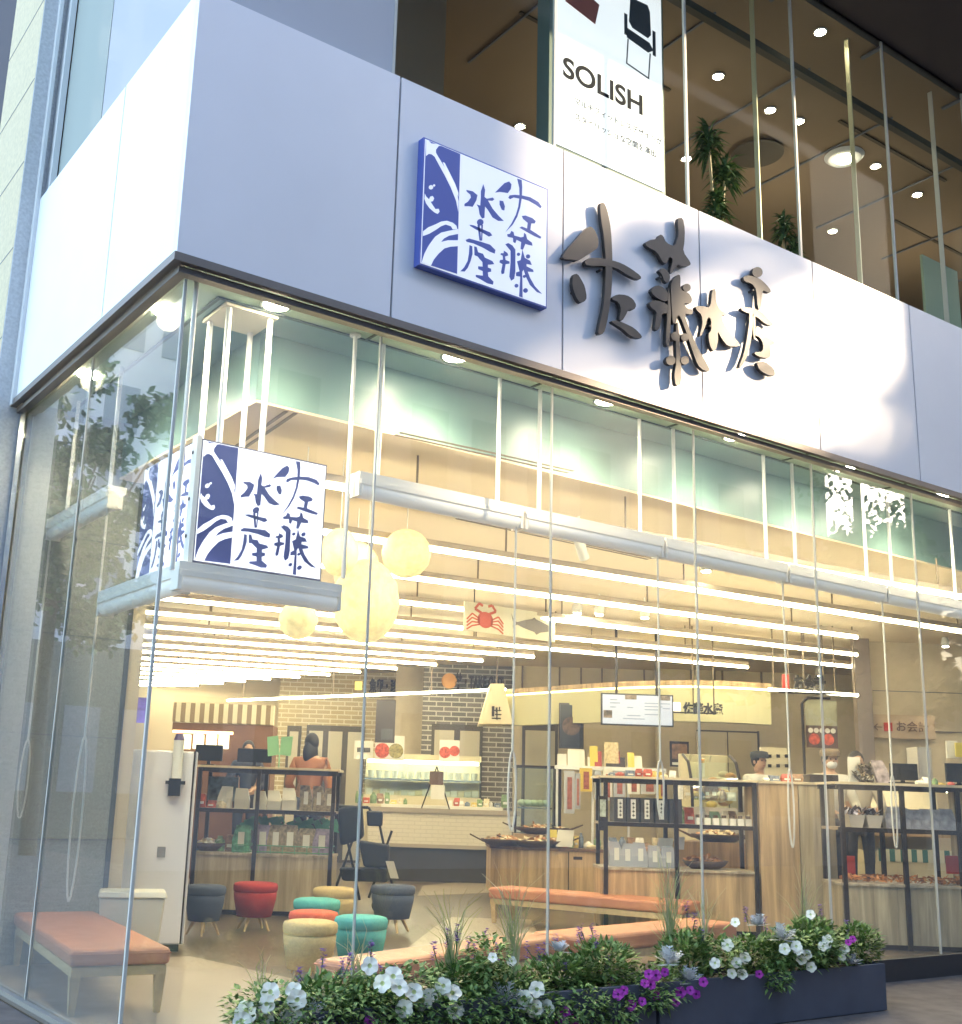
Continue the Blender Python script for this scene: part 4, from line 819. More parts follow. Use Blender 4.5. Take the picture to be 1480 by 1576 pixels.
navy = mat('navy_cloth', (.04, .045, .07), .8); whc = mat('white_cloth', (.7, .68, .6), .8); browncap = mat('brown_cap', (.25, .18, .1), .8)
person(1275, 1157, 14.2, .35, 'shop worker in white coat, brown cap and face mask behind the counter', whc, navy, .1, hat=browncap, mask=True)
person(1316, 1160, 14.9, .35, 'shop worker with dark hair, half hidden behind a white card at the counter', mat('pale_shirt', (.6, .55, .45), .8), navy, -.2, mask=True)
person(1166, 1160, 15.4, .35, 'shop worker in dark cap at the left end of the cashier counter', whc, navy, .4, hat=mat('dark_cap', (.06, .06, .06), .8))
person(480, 1132, 17.5, .2, 'customer with long dark hair in a rust orange top, seen from behind', mat('rust_cloth', (.4, .17, .08), .8), navy, .2, long_hair=True, back=True, arms='rest')
person(383, 1143, 18.2, .35, 'shop worker whose head shows above a black monitor at the rear left', navy, navy, 0, mask=False)
# ================================================================== rear: white tiled counter and refrigerated case
D = 20.0
s0, s1, z0, z1 = span(566, 1243, 800, 1330, D)
T = thing('tiled_counter', F((s0+s1)/2, D, 0), 'long counter clad in white tiles with a dark kick board at the rear', 'counter')
zc = ad(690, 1245, D).z; zk = ad(690, 1303, D).z
MB().fbox(s0, s1, D, D+.9, zk, zc-.08).build('tile_front', mat('white_tile', (.72, .66, .52), .3, kind='brick', bw=.2, rh=.065, ms=.004, mortar=(.55, .5, .4), var=.97), T)
MB().fbox(s0, s1, D+.05, D+.9, 0, zk-.005).build('kick_board', mat('kick_dark', (.05, .045, .04), .3), T)
m = MB(); m.fbox(s0, s1, D-.04, D+.9, zc-.078, zc); m.fbox(s0, s1, D-.03, D, zk-.03, zk+.03); m.build('counter_top', mat('top_grey', (.4, .34, .26), .4), T)
m = MB(); m.fbox(s0+.2, s1-.3, D+.05, D+.6, zc+.002, zc+.05); m.build('case_rim', paper, T)
# case behind
D2 = 21.2; s0, s1, z0, z1 = span(560, 1170, 740, 1225, D2); C = thing('refrigerated_case', F((s0+s1)/2, D2, 0), 'brightly lit refrigerated display case full of white tubs behind the tiled counter', 'display case')
casl = mat('case_light', (1, .95, .8), .5, emis=5, ecol=(1, .93, .7))
m = MB(); m.fbox(s0, s1, D2+.5, D2+.6, 0, z1); m.fbox(s0, s1, D2, D2+.5, 0, z0); m.fbox(s0, s1, D2-.02, D2+.6, z1, z1+.1); m.build('body', cream, C)
MB().fbox(s0+.05, s1-.05, D2+.03, D2+.08, z1-.06, z1-.01).build('strip_light', casl, C)
zm = (z0+z1)/2; m = MB(); m.fbox(s0, s1, D2+.0, D2+.45, zm-.05, zm-.02); m.build('shelf', steel, C)
MB().fbox(s0, s1, D2-.03, D2-.022, z0, z1).build('front_glass', CASEGL, C)
for i in range(14):
    s = s0+.12+(s1-s0-.24)*i/13; m = MB(); m.lathe(F(s, D2+.15, zm-.02), [(.045, 0), (.06, .13), (.062, .135)], 12); single(m, 'food_tub', paper, 'white food tub on the upper refrigerated shelf', 'tub', 'tubs in the refrigerated case')
for i in range(16):
    s = s0+.1+(s1-s0-.2)*i/15; m = MB(); m.fbox(s-.055, s+.055, D2+.05, D2+.3, z0+.002, z0+ru(.06, .12)); single(m, 'food_pack', [paper, dried[0], mat('pack_pale', (.7, .68, .6), .4)][i % 3], 'pale food pack on the lower refrigerated shelf', 'pack', 'packs in the refrigerated case')
# posters, picture boards on the case
def board(name, u0, v0, u1, v1, D, m_, lb, cat, pics=(), th=.03, emis=None):
    a, b, c, d = span(u0, v0, u1, v1, D); t = thing(name, F((a+b)/2, D, c), lb, cat)
    MB().fbox(a, b, D, D+th, c, d).build('board', m_, t)
    for (fx, fz, w_, h_, mm, nm) in pics:
        MB().fbox(a+(b-a)*(fx-w_/2), a+(b-a)*(fx+w_/2), D-.006, D-.001, c+(d-c)*(fz-h_/2), c+(d-c)*(fz+h_/2)).build(nm, mm, t)
    return t, a, b, c, d
def disc(t, s, D, z, r, m_, nm='dish_picture'): p = F(s, D, z); MB().cyl(p, p-E2*.004, r, n=20).build(nm, m_, t)
redf = mat('food_red', (.6, .1, .05), .5, noise=.5, nscale=25); grnf = mat('food_olive', (.35, .3, .12), .5, noise=.5, nscale=25)
t, a, b, c, d = board('food_poster', 577, 1132, 622, 1170, 20.6, paper, 'white poster with two round dishes on top of the refrigerated case', 'poster')
disc(t, a+(b-a)*.25, 20.597, (c+d)/2-.05, .13, redf); disc(t, a+(b-a)*.72, 20.597, (c+d)/2-.05, .13, grnf)
t, a, b, c, d = board('food_poster', 676, 1139, 707, 1172, 20.6, paper, 'white poster with two red rice bowls on top of the refrigerated case', 'poster')
disc(t, a+(b-a)*.28, 20.597, (c+d)/2-.03, .1, redf); disc(t, a+(b-a)*.75, 20.597, (c+d)/2+.0, .09, redf)
board('fish_poster', 545, 1140, 574, 1168, 20.7, paper, 'small white poster with a fish picture left of the glass joint', 'poster', pics=((.5, .5, .7, .25, mat('fish_grey', (.12, .12, .12), .5), 'fish_picture'),))
board('hanging_screen', 578, 1077, 608, 1143, 19.8, mat('screen_dark', (.06, .045, .035), .3), 'tall dark hanging screen in front of the putty pillar', 'screen', pics=((.6, .2, .6, .25, mat('screen_note', (.1, .1, .1), .4), 'note'),))
board('wall_screen', 860, 1082, 898, 1152, 19.0, mat('screen_dark', ()), 'tall black screen with a round food photo left of the menu screen', 'screen')
t2, a, b, c, d = board('picture_panel', 862, 1085, 896, 1150, 18.95, mat('screen_black', (.02, .02, .02), .3), 'black photo panel showing part of a dark bowl', 'picture')
disc(t2, (a+b)/2, 18.944, (c+d)/2, .15, mat('bowl_dark', (.12, .07, .04), .5, noise=.6, nscale=20))
# easel sign on the counter, dark cloth
p = F(sd(ad(671, 1200, 19.8))[0], 19.8, zc); t = thing('menu_easel', p, 'small dark menu board on an easel on the tiled counter', 'sign')
m = MB(); a, b, c, d = span(661, 1187, 682, 1208, 19.8); m.fbox(a, b, 19.8, 19.84, c, d); m.build('board', mat('menu_brown', (.12, .07, .05), .5), t)
MB().cyl(F((a+b)/2, 19.83, d+.08), F(a-.12, 19.9, zc), .012, n=6).build('leg', dark, t); MB().cyl(F((a+b)/2, 19.83, d+.08), F(b+.12, 19.9, zc), .012, n=6).build('leg', dark, t)
board('menu_box', 663, 1208, 684, 1230, 19.7, paper, 'small white box sign under the easel', 'sign')
# lettering on the brick walls
brn = mat('letter_brown', (.03, .02, .014), .6)
p = ad(700, 1058, 22.7); t = thing('wall_lettering', p, 'raised dark lettering for take out food with an orange dot on the dark brick wall', 'sign')
text_obj('lettering', '丼・TAKE OUT', .33, p, E1, (0, 0, 1), brn, t, .03, bold=.014, squash=.42); q = ad(691, 1048, 22.7); MB().cyl(q, q-E2*.03, .15, n=20).build('orange_dot', mat('dot_orange', (.8, .4, .12), .5), t)
p = ad(568, 1063, 24.7); t = thing('wall_lettering', p, 'raised dark lettering with a yellow square on the beige brick wall', 'sign')
text_obj('lettering', '魚卵・珍味', .3, p, E1, (0, 0, 1), brn, t, .03, bold=.012, squash=.5); a, b, c, d = span(546, 1049, 557, 1062, 24.7); MB().fbox(a, b, 24.67, 24.7, c, d).build('yellow_square', mat('sq_yellow', (.8, .6, .12), .5, emis=.3), t)
# white sloping hood + canopy
H_ = thing('sloping_hood', F(1, 19, 2), 'white sloping hood with dark calligraphy beside the dark brick wall', 'hood')
pl = [ad(u, v, 19.9) for u, v in ((755, 1052), (775, 1052), (789, 1114), (737, 1114))]
MB().prism(pl, E2*.7).build('hood_body', mat('hood_white', (.74, .64, .42), .5), H_)
m = MB()
for pl in ((757, 1086, 761, 1102), (763, 1088, 766, 1095), (768, 1087, 770, 1094), (762, 1098, 772, 1100), (757, 1104, 771, 1106), (764, 1092, 766, 1107), (759, 1092, 772, 1093.5)): a, b, c, d = span(*pl, 19.8); m.fbox(a, b, 19.88, 19.895, c, d)
m.build('calligraphy', brn, H_)
CN = thing('curved_canopy', F(4, 19, 2), 'curved cream canopy with a hidden yellow light line over the service counter', 'canopy')
ct = mat('canopy_cream', (.6, .57, .34), .5)
N = 22; top = []; m = MB(); m2 = MB(); m3 = MB()
prev = None
for i in range(N+1):
    f = i/N; u = 775+(1185-775)*f; Dc = 20.2-2.6*math.sin(f*math.pi*.62)
    vt = 1052-18*math.sin(f*math.pi*.75)+16*f*f; a = ad(u, 1060, Dc); z = ad(u, vt, Dc).z
    p = Vector((a.x, a.y, 0)); zt2 = 3.27-.1*f
    cur = (p, zt2)
    if prev:
        p0, zz = prev
        for mbx, za, zb_, off in ((m, 2.62, 3.13, 0), (m2, 3.16, 3.24, -.06), (m3, 3.131, 3.158, .0)):
            q0 = p0+E2*off; q1 = p+E2*off
            mbx.hexa([q0+Vector((0, 0, za)), q1+Vector((0, 0, za)), q1+E2*.25+Vector((0, 0, za)), q0+E2*.25+Vector((0, 0, za))], [q0+Vector((0, 0, zb_)), q1+Vector((0, 0, zb_)), q1+E2*.25+Vector((0, 0, zb_)), q0+E2*.25+Vector((0, 0, zb_))])
    prev = cur
m.build('canopy_band', ct, CN); m2.build('canopy_rim', wood, CN); m3.build('light_line', mat('cove_line', (1, .85, .25), .5, emis=1.6, ecol=(1, .88, .3)), CN)
# menu TV
DT = 17.2; t, a, b, c, d = board('menu_screen', 925, 1068, 1036, 1117, DT, black, 'wide pale blue menu screen hung under the canopy', 'screen', th=.06)
MB().fbox(a+.02, b-.02, DT-.006, DT-.001, c+.02, d-.02).build('display', mat('display_pale', (.42, .46, .55), .3, emis=.06, ecol=(.6, .7, .95)), t)
m = MB(); ink = mat('screen_ink', (.25, .28, .35), .5)
for (x, z, w_) in ((.12, .78, .1), (.12, .68, .14), (.12, .55, .08), (.36, .55, .08), (.6, .7, .25), (.6, .6, .25), (.6, .5, .22), (.36, .3, .18), (.6, .35, .2), (.85, .7, .1), (.85, .55, .1), (.3, .2, .3)): m.fbox(a+(b-a)*x, a+(b-a)*(x+w_), DT-.01, DT-.007, c+(d-c)*z, c+(d-c)*(z+.03))
m.build('menu_text', ink, t)
m = MB()
for (x, z, w_, h_) in ((.03, .22, .12, .24), (.33, .82, .16, .15), (.8, .82, .16, .15)): m.fbox(a+(b-a)*x, a+(b-a)*(x+w_), DT-.01, DT-.007, c+(d-c)*z, c+(d-c)*(z+h_))
m.build('menu_photos', mat('menu_photo', (.18, .14, .1), .4, noise=.7, nscale=15), t)
m = MB(); m.cyl(F((a+b)/2-.3, DT+.05, d-.1), F((a+b)/2-.3, DT+.05, ZC), .02, n=8); m.cyl(F((a+b)/2+.3, DT+.05, d-.1), F((a+b)/2+.3, DT+.05, ZC), .02, n=8); m.build('ceiling_pole', dark, t)
# small dark calligraphy + tag beside screen
DTT = 16.9; p = ad(1046, 1096, DTT); t = thing('wall_lettering', p, 'small dark brush lettering with a white square beside the menu screen', 'sign')
text_obj('lettering', '佐藤水産', .17, p+E1*.05, E1, (0, 0, 1), black, t, .02, bold=.006, squash=.85); a, b, c, d = span(1036, 1081, 1047, 1094, DTT); MB().fbox(a, b, DTT, DTT+.02, c, d).build('white_tag', mat('tag_white', (.8, .8, .9), .4, emis=.3), t)
MB().fbox(a, sd(ad(1102, 1090, DTT))[0], DTT+.02, DTT+.04, c-.03, c-.01).build('mounting_bar', dark, t)
MB().cyl(F(a+.3, DTT+.03, c-.02), F(a+.3, DTT+.03, ZC), .012, n=6).build('hanger_rod', mat('rod_brown', ()), t)
MB().cyl(F(a+.6, DTT+.03, c-.02), F(a+.6, DTT+.03, ZC), .012, n=6).build('hanger_rod', mat('rod_brown', ()), t)
# cashier signs
D = 16.4; p = ad(1221, 1060, D); t = thing('cashier_sign', p, 'raised dark cashier characters beside a red square, hung at the back right', 'sign'); redq = mat('sq_red', (.65, .07, .05), .5)
text_obj('lettering', 'お会計', .23, p, E1, (0, 0, 1), brn, t, .02, bold=.012, squash=.66); a, b, c, d = span(1204, 1038, 1214, 1060, D); MB().fbox(a, b, D, D+.03, c, d).build('red_square', redq, t); MB().fbox(a-.05, b+.75, D+.03, D+.05, c-.06, c-.03).build('mounting_bar', dark, t)
for f in (.1, .6): MB().cyl(F(a+f, D+.04, c-.04), F(a+f, D+.04, ZC), .01, n=6).build('hanger_rod', mat('rod_brown', ()), t)
D = 17.7; p = ad(1378, 1124, D); t = thing('cashier_wall_sign', p, 'wall sign with a left arrow, red square and cashier characters', 'sign'); thin = mat('letter_thin', (.18, .11, .08), .5)
text_obj('lettering', 'お会計', .17, p, E1, (0, 0, 1), thin, t, .006); text_obj('arrow', '←', .17, ad(1343, 1124, D), E1, (0, 0, 1), thin, t, .006); a, b, c, d = span(1361, 1112, 1373, 1125, D); MB().fbox(a, b, D, D+.03, c, d).build('red_square', redq, t)
t['label'] = 'wall sign with a left arrow, red square and cashier characters'
m = MB(); a, b, c, d = span(1336, 1100, 1440, 1136, D); 
MB().fbox(a, b, D+.04, D+.1, c, d).build('sign_panel', mat('panel_warm', (.56, .43, .3), .6), t)
# ================================================================== wooden island counter
c1 = az(762, 1383, 0); sI, dI = sd(c1); sI2 = sd(az(930, 1392, 0))[0]; dI = 16.0; sI = sd(ad(757, 1340, dI))[0]; sI2 = sd(ad(1180, 1340, dI))[0]
IS = thing('island_counter', F((sI+sI2)/2, dI, 0), 'pale wooden island counter with a chamfered corner, dried goods on top', 'counter')
zi = ad(850, 1305, dI).z
prof = [(sI, dI+.35), (sI+.35, dI), (sI2, dI), (sI2, dI+1.4), (sI, dI+1.4)]
def fprism(mb, prof, z0, z1): return mb.prism([F(s, d, z1) for s, d in prof], (0, 0, z0-z1))
fprism(MB(), prof, .12, zi-.04).build('wooden_front', wood, IS)
fprism(MB(), [(s+(.06 if i in (0, 1, 4) else 0), d+.05) for i, (s, d) in enumerate(prof)], 0, .118).build('kick_board', mat('kick_dark', ()), IS)
fprism(MB(), [(s-.02, d-.02) for s, d in prof], zi-.038, zi).build('counter_top', mat('top_brown', (.16, .09, .05), .5, noise=.5, nscale=12), IS)
m = MB(); m.fbox(sd(ad(874, 1340, dI))[0], sd(ad(874, 1340, dI))[0]+.012, dI-.004, dI, .13, zi-.045); m.build('panel_joint', dark, IS)
a = sd(ad(889, 1320, dI))[0]; MB().fbox(a-.06, a+.06, dI-.006, dI, zi-.14, zi-.1).build('handle_slot', dark, IS)
basket(sd(ad(775, 1290, dI+.2))[0], dI+.3, zi, .34, 'boat shaped dark basket heaped with pale dried fish at the island corner', dried, 1)
basket(sd(ad(830, 1296, dI))[0], dI+.18, zi, .42, 'wide boat shaped basket of dried strips on the island front edge', dried, 1)
basket(sd(ad(835, 1270, dI+.7))[0], dI+.7, zi+.16, .42, 'raised boat shaped basket heaped with pale dried scallops', dried, 1)
m = MB(); a = sd(ad(835, 1270, dI+.7))[0]; m.fbox(a-.4, a+.5, dI+.5, dI+.95, zi, zi+.158); single(m, 'display_riser', wood, 'low wooden riser under the raised basket on the island', 'riser')
for k in range(15):
    u = ru(880, 1170); d_ = dI+ru(.1, .5); m = MB(); c = F(sd(ad(u, 1300, d_))[0], d_, zi)
    m.lathe(c, [(.07, 0), (.085, .02), (.05, .045), (.005, .05)], 9, ru(.7, 1.4), ru(.6, 1)); single(m, 'dried_fish_pack', random.choice(dried+dried2), 'small flat dried fish pack on the island', 'pack', 'dried fish packs on the island')
card(sd(ad(868, 1285, dI))[0], dI+.02, zi+.02, .22, .22, 'white price card with a yellow corner on the island edge', tilt=.03)
card(sd(ad(851, 1278, dI))[0], dI-.02, zi+.14, .1, .1, 'small yellow price tag by the white card on the island edge', mat('tag_yellow', (.75, .6, .1), .5))
# glass case on island (curved) + hanging dried fish rack
s0, s1, z0, z1 = span(792, 1178, 855, 1258, dI+.9)
t = thing('glass_showcase', F((s0+s1)/2, dI+.9, zi), 'small glass showcase with black frame standing behind the baskets', 'display case')
m = MB(); m.fbox(s0, s1, dI+.9, dI+1.35, z1-.03, z1); m.fbox(s1-.04, s1, dI+.9, dI+.94, zi+.16, z1-.03); m.fbox(s0, s0+.03, dI+.9, dI+.94, zi+.16, z1-.03); m.fbox(s0, s1, dI+.9, dI+1.35, zi, zi+.16); m.build('frame', dark, t)
MB().fbox(s0+.03, s1-.04, dI+.895, dI+.9, zi+.16, z1-.03).build('front_glass', CASEGL, t)
m = MB(); m.fbox(s0+.05, s1-.05, dI+.95, dI+1.3, z0+.12, z0+.14); m.build('shelf', steel, t)
for i in range(5): m = MB(); m.ball(F(s0+.12+i*(s1-s0-.24)/4, dI+1.05, z0+.2), .07, 10, 6, 1, 1, .7); single(m, 'wrapped_roll', mat('wrap_green', (.6, .68, .5), .4), 'pale wrapped roll inside the small glass showcase', 'food', 'rolls in the glass showcase')
m = MB(); s = sd(ad(858, 1230, dI+.8))[0]; m.fbox(s-.05, s+.05, dI+.8, dI+.9, zi, ad(858, 1183, dI+.8).z); single(m, 'display_post', dark, 'thick black post beside the hanging dried fish', 'post')
for i, (u0, v0, u1, v1, mm) in enumerate(((868, 1186, 884, 1252, 0), (885, 1190, 893, 1245, 0), (892, 1182, 911, 1218, 1), (915, 1186, 925, 1230, 0), (928, 1184, 942, 1232, 2), (944, 1186, 962, 1226, 0), (966, 1187, 984, 1222, 2), (986, 1186, 1012, 1222, 0), (1014, 1188, 1022, 1230, 1))):
    a, b, c, d = span(u0, v0, u1, v1, dI+.6); t = thing('hanging_fish_pack', F((a+b)/2, dI+.6, c), ['clear pack of dried salmon hanging on the rack', 'yellow framed pack hanging on the rack', 'white labelled pack hanging on the rack'][mm], 'pack', 'packs hanging on the island rack')
    MB().fbox(a, b, dI+.6, dI+.64, c, d).build('film', [PLAST, mat('frame_yellow', (.7, .5, .08), .5), paper][mm], t)
    MB().fbox(a+(b-a)*.3, b-(b-a)*.25, dI+.593, dI+.598, c+(d-c)*.1, d-(d-c)*.15).build('fish', mat('salmon_red', (.35, .1, .06), .5, noise=.4, nscale=20), t)
m = MB(); a, b, c, d = span(856, 1180, 1025, 1186, dI+.66); m.fbox(a, b, dI+.66, dI+.72, zi, zi+.03); m.fbox(a, b, dI+.66, dI+.9, c, d)
for f in (0, .33, .66, 1): m.fbox(a+(b-a-.03)*f, a+(b-a-.03)*f+.03, dI+.68, dI+.72, zi, c)
single(m, 'goods_rack', white, 'white metal rack standing on the island with packs hanging from it', 'rack')
zr = ad(940, 1180, dI+.7).z
for i, (u0, v0, u1, v1, col) in enumerate(((858, 1160, 872, 1176, 'w'), (874, 1153, 900, 1176, 'w'), (905, 1165, 922, 1178, 'w'), (908, 1148, 920, 1160, 'y'), (915, 1156, 926, 1166, 'r'), (930, 1162, 950, 1178, 'w'), (930, 1142, 952, 1158, 'c'), (942, 1156, 954, 1164, 'r'), (966, 1163, 988, 1178, 'w'), (966, 1158, 976, 1166, 'y'), (932, 1165, 962, 1180, 'k'))):
    mm = {'w': paper, 'y': mat('tag_yellow', ()), 'r': mat('pack_red', (.4, .06, .05), .5), 'c': mat('pack_cream', (.65, .52, .3), .5, noise=.3, nscale=30), 'k': dark}[col]
    a, b, c, d = span(u0, v0, u1, v1, dI+.68); m = MB(); m.hexa([F(a, dI+.7-.003*i, zr), F(b, dI+.7-.003*i, zr), F(b, dI+.74, zr), F(a, dI+.74, zr)], [F(a, dI+.72, d), F(b, dI+.72, d), F(b, dI+.74, d), F(a, dI+.74, d)])
    single(m, 'goods_card', mm, {'w': 'white card standing on top of the hanging rack', 'y': 'yellow card on top of the hanging rack', 'r': 'red snack pack on top of the hanging rack', 'c': 'cream snack pack standing highest on the hanging rack', 'k': 'dark box behind the cards on the hanging rack'}[col], 'card', 'cards and packs on the rack top')
# ================================================================== right display units
DA = 13.2
def unit(u0, u1, vt, vsh, vw, D, lb, pu, dep=.6, wm=wood, d2=None):
    s0, s1, z0, z1 = span(u0, vt, u1, 1440, D); um = (u0+u1)/2
    t = shelf_unit('display_shelf', s0, s1, D, D+dep, ad(um, vt, D).z, [ad(um, x, D).z for x in vsh], ad(um, vw, D).z, lb, [sd(ad(p, 1300, D))[0] for p in pu], wm)
    return s0, s1, ad(um, vt, D).z, [ad(um, x, D).z for x in vsh], ad(um, vw, D).z+.03
sa0, sa1, zA, shA, zwA = unit(924, 1166, 1197, [1268], 1342, DA, 'open black framed display shelf with black gift boxes behind the orange bench', [932, 1041, 1163])
# wood column block and its top
s0 = sa1+.03; s1 = sd(ad(1291, 1300, DA))[0]-.03
t = thing('wooden_counter_block', F((s0+s1)/2, DA, 0), 'tall block of vertical wood grain panels between the two display shelves', 'counter')
sm_ = sd(ad(1231, 1300, DA))[0]
MB().fbox(s0, sm_-.006, DA, DA+.6, .02, zA-.03).build('wood_panel', wood, t); MB().fbox(sm_+.006, s1, DA, DA+.6, .02, zA-.03).build('wood_panel', woodg, t)
MB().fbox(s0-.0, s1, DA-.02, DA+.62, zA-.028, zA).build('counter_top', mat('pale_top', ()), t)
sb0, sb1, zB, shB, zwB = unit(1292, 1500, 1206, [1276], 1366, 12.35, 'open black framed display shelf with crab shells at the right edge', [1298, 1392, 1478], .6, woodg)
# third stretch to the right beyond the frame
MB_ = MB(); MB_.fbox(sb1+.03, sb1+2.5, 12.35, 12.95, 0, zB); single(MB_, 'wooden_counter_block', woodg, 'wooden counter continuing beyond the right display shelf', 'counter')
# goods A: black gift boxes with labels
for i, u in enumerate((953, 973, 994, 1016, 1038)):
    a = sd(ad(u-10, 1240, DA+.2))[0]; b = sd(ad(u+10, 1240, DA+.2))[0]
    t = thing('gift_box', F((a+b)/2, DA+.2, shA[0]), 'black gift box on the right display shelf', 'box', 'black gift boxes in a row')
    MB().fbox(a+.004, b-.004, DA+.15, DA+.45, shA[0], shA[0]+.27).build('carton', mat('box_black', (.05, .045, .045), .5), t)
    if i < 4:
        MB().fbox((a+b)/2-.028, (a+b)/2+.028, DA+.144, DA+.148, shA[0]+.04, shA[0]+.25).build('paper_label', paper, t)
        m = MB()
        for q in range(4): z = shA[0]+.07+q*.043; m.fbox((a+b)/2-.016+ru(0, .008), (a+b)/2+.016, DA+.14, DA+.1435, z, z+.009); m.fbox((a+b)/2-.004, (a+b)/2+.004, DA+.14, DA+.1435, z-.01, z+.022)
        m.build('brush_writing', black, t)
for i, u in enumerate((1075, 1088, 1101, 1114, 1127, 1139, 1151)):
    s = sd(ad(u, 1255, DA+.1))[0]; t = thing('small_jar', F(s, DA+.1, shA[0]), 'small white jar with a dark lid on the right display', 'jar', 'row of small white jars')
    MB().fbox(s-.033, s+.033, DA+.08, DA+.15, shA[0], shA[0]+.075).build('label_body', paper, t); MB().lathe(F(s, DA+.115, shA[0]+.077), [(.026, 0), (.026, .03)], 12).build('lid', mat('lid_brown', (.12, .07, .04), .5), t)
for i, u in enumerate((948, 965, 985, 1007, 1028)):
    bag(sd(ad(u, 1325, DA+.2))[0], DA+.22, zwA, .15, .25, PLAST, 'clear film bag with white label, lower right shelf', grp='film bags on the lower shelf')
m = MB(); a, b, c, d = span(938, 1305, 1035, 1330, DA+.35); m.fbox(a, b, DA+.3, DA+.5, zwA, zwA+.1); single(m, 'black_tray', dark, 'black tray behind the clear film bags', 'tray')
card(sd(ad(1025, 1290, DA+.2))[0], DA+.3, zwA+.2, .17, .12, 'white price card above the clear film bags', tilt=.02); card(sd(ad(1048, 1290, DA+.2))[0], DA+.3, zwA+.2, .1, .14, 'small white price card beside the middle post', tilt=.02)
basket(sd(ad(1085, 1330, DA+.3))[0], DA+.3, zwA, .3, 'flat basket of brown dried goods on the lower right shelf', dried2)
basket(sd(ad(1105, 1300, DA+1.4))[0], DA+1.4, .95, .38, 'boat shaped basket of pale dried fish seen through the right display', dried, 1)
m = MB(); a, b, c, d = span(1035, 1300, 1160, 1340, DA+1.1); m.fbox(a, b, DA+1.1, DA+1.8, 0, .95); single(m, 'low_table', wood, 'wooden table behind the right display shelf', 'table')
t, a, b, c, d = board('display_case_sign', 921, 1225, 934, 1278, DA-.05, dark, 'tall black framed notice leaning on the left side of the display shelf', 'sign', pics=((.5, .65, .7, .5, mat('notice_print', (.4, .45, .38), .5, noise=.5, nscale=20), 'notice'),))
# curved bakery style case behind A
s0, s1, z0, z1 = span(1065, 1196, 1140, 1243, 15.2); t = thing('curved_glass_case', F((s0+s1)/2, 15.2, 0), 'curved glass food case with yellow lit food behind the right display', 'display case')
prof = [(0, 0), (0, .12), (.06, .38), (.2, .58), (.5, .68)]
m = MB()
for (a0, h0), (a1, h1) in zip(prof, prof[1:]): m.hexa([F(s0, 15.2+a0, z0+h0), F(s1, 15.2+a0, z0+h0), F(s1, 15.21+a0, z0+h0), F(s0, 15.21+a0, z0+h0)], [F(s0, 15.2+a1, z0+h1), F(s1, 15.2+a1, z0+h1), F(s1, 15.21+a1, z0+h1), F(s0, 15.21+a1, z0+h1)])
m.build('curved_glass', CASEGL, t)
m = MB(); m.tubeline([F(s1, 15.2+a, z0+h) for a, h in prof], .02, 8); m.tubeline([F(s0, 15.2+a, z0+h) for a, h in prof], .02, 8); m.build('frame', dark, t)
m = MB(); m.fbox(s0, s1, 15.2, 16, 0, z0); m.fbox(s0, s1, 15.9, 16, z0, z0+.7); m.build('body', cream, t)
m = MB(); m.cur = 0
for i in range(26):
    m.cur = i % 3; c = F(ru(s0+.06, s1-.06), 15.2+ru(.15, .5), z0+ru(.0, .45)); m.ball(c, ru(.04, .075), 8, 6, 1.3, 1, .7)
m.build('food', [dried2[0], dried[0], mat('food_yellow', (.75, .5, .1), .5)], t)
m = MB()
for u in range(1140, 1166, 4):
    a, b, c, d = span(u, 1225, u+3, 1244, 14.8); m.fbox(a, b, 14.8, 14.84, c-.25, d)
a, b, c, d = span(1060, 1243, 1166, 1250, 14.8); m.fbox(a, b, 14.85, 14.9, 1.0, d)
single(m, 'slatted_rack', mat('slat_grey', (.45, .42, .36), .5), 'pale slatted rack behind the row of small jars', 'rack')
# posters on the rear panel wall
board('framed_poster', 1031, 1141, 1060, 1180, 18.5, dark, 'framed dark food poster in the middle of the cream wall', 'poster', pics=((.5, .6, .8, .6, mat('poster_food', (.25, .13, .06), .5, noise=.7, nscale=10), 'photo'), (.5, .12, .8, .1, paper, 'caption')))
board('notice_card', 1076, 1167, 1084, 1195, 15.5, paper, 'narrow white notice with an orange top on the rear counter', 'sign', pics=((.5, .87, .95, .22, mat('dot_orange', ()), 'orange_band'),))
m = MB()
for i in range(3):
    for j in range(2): a, b, c, d = span(1182+13*i, 1161+15*j, 1187+13*i, 1166+15*j, 16.6); m.fbox(a, b, 16.6, 16.62, c, d)
t = thing('pigeonhole_panel', F(5, 16.6, 0), 'cream panel with six small dark square holes beside the cashier', 'panel'); m.build('hole', dark, t); a, b, c, d = span(1172, 1150, 1212, 1200, 16.6); MB().fbox(a, b, 16.63, 16.7, 0, d).build('panel', cream, t)
board('price_scale', 1165, 1173, 1176, 1190, 16.0, mat('scale_grey', (.45, .42, .35), .4), 'small grey device beside the panel with square holes', 'device', pics=((.5, .8, .6, .2, dark, 'display'),))
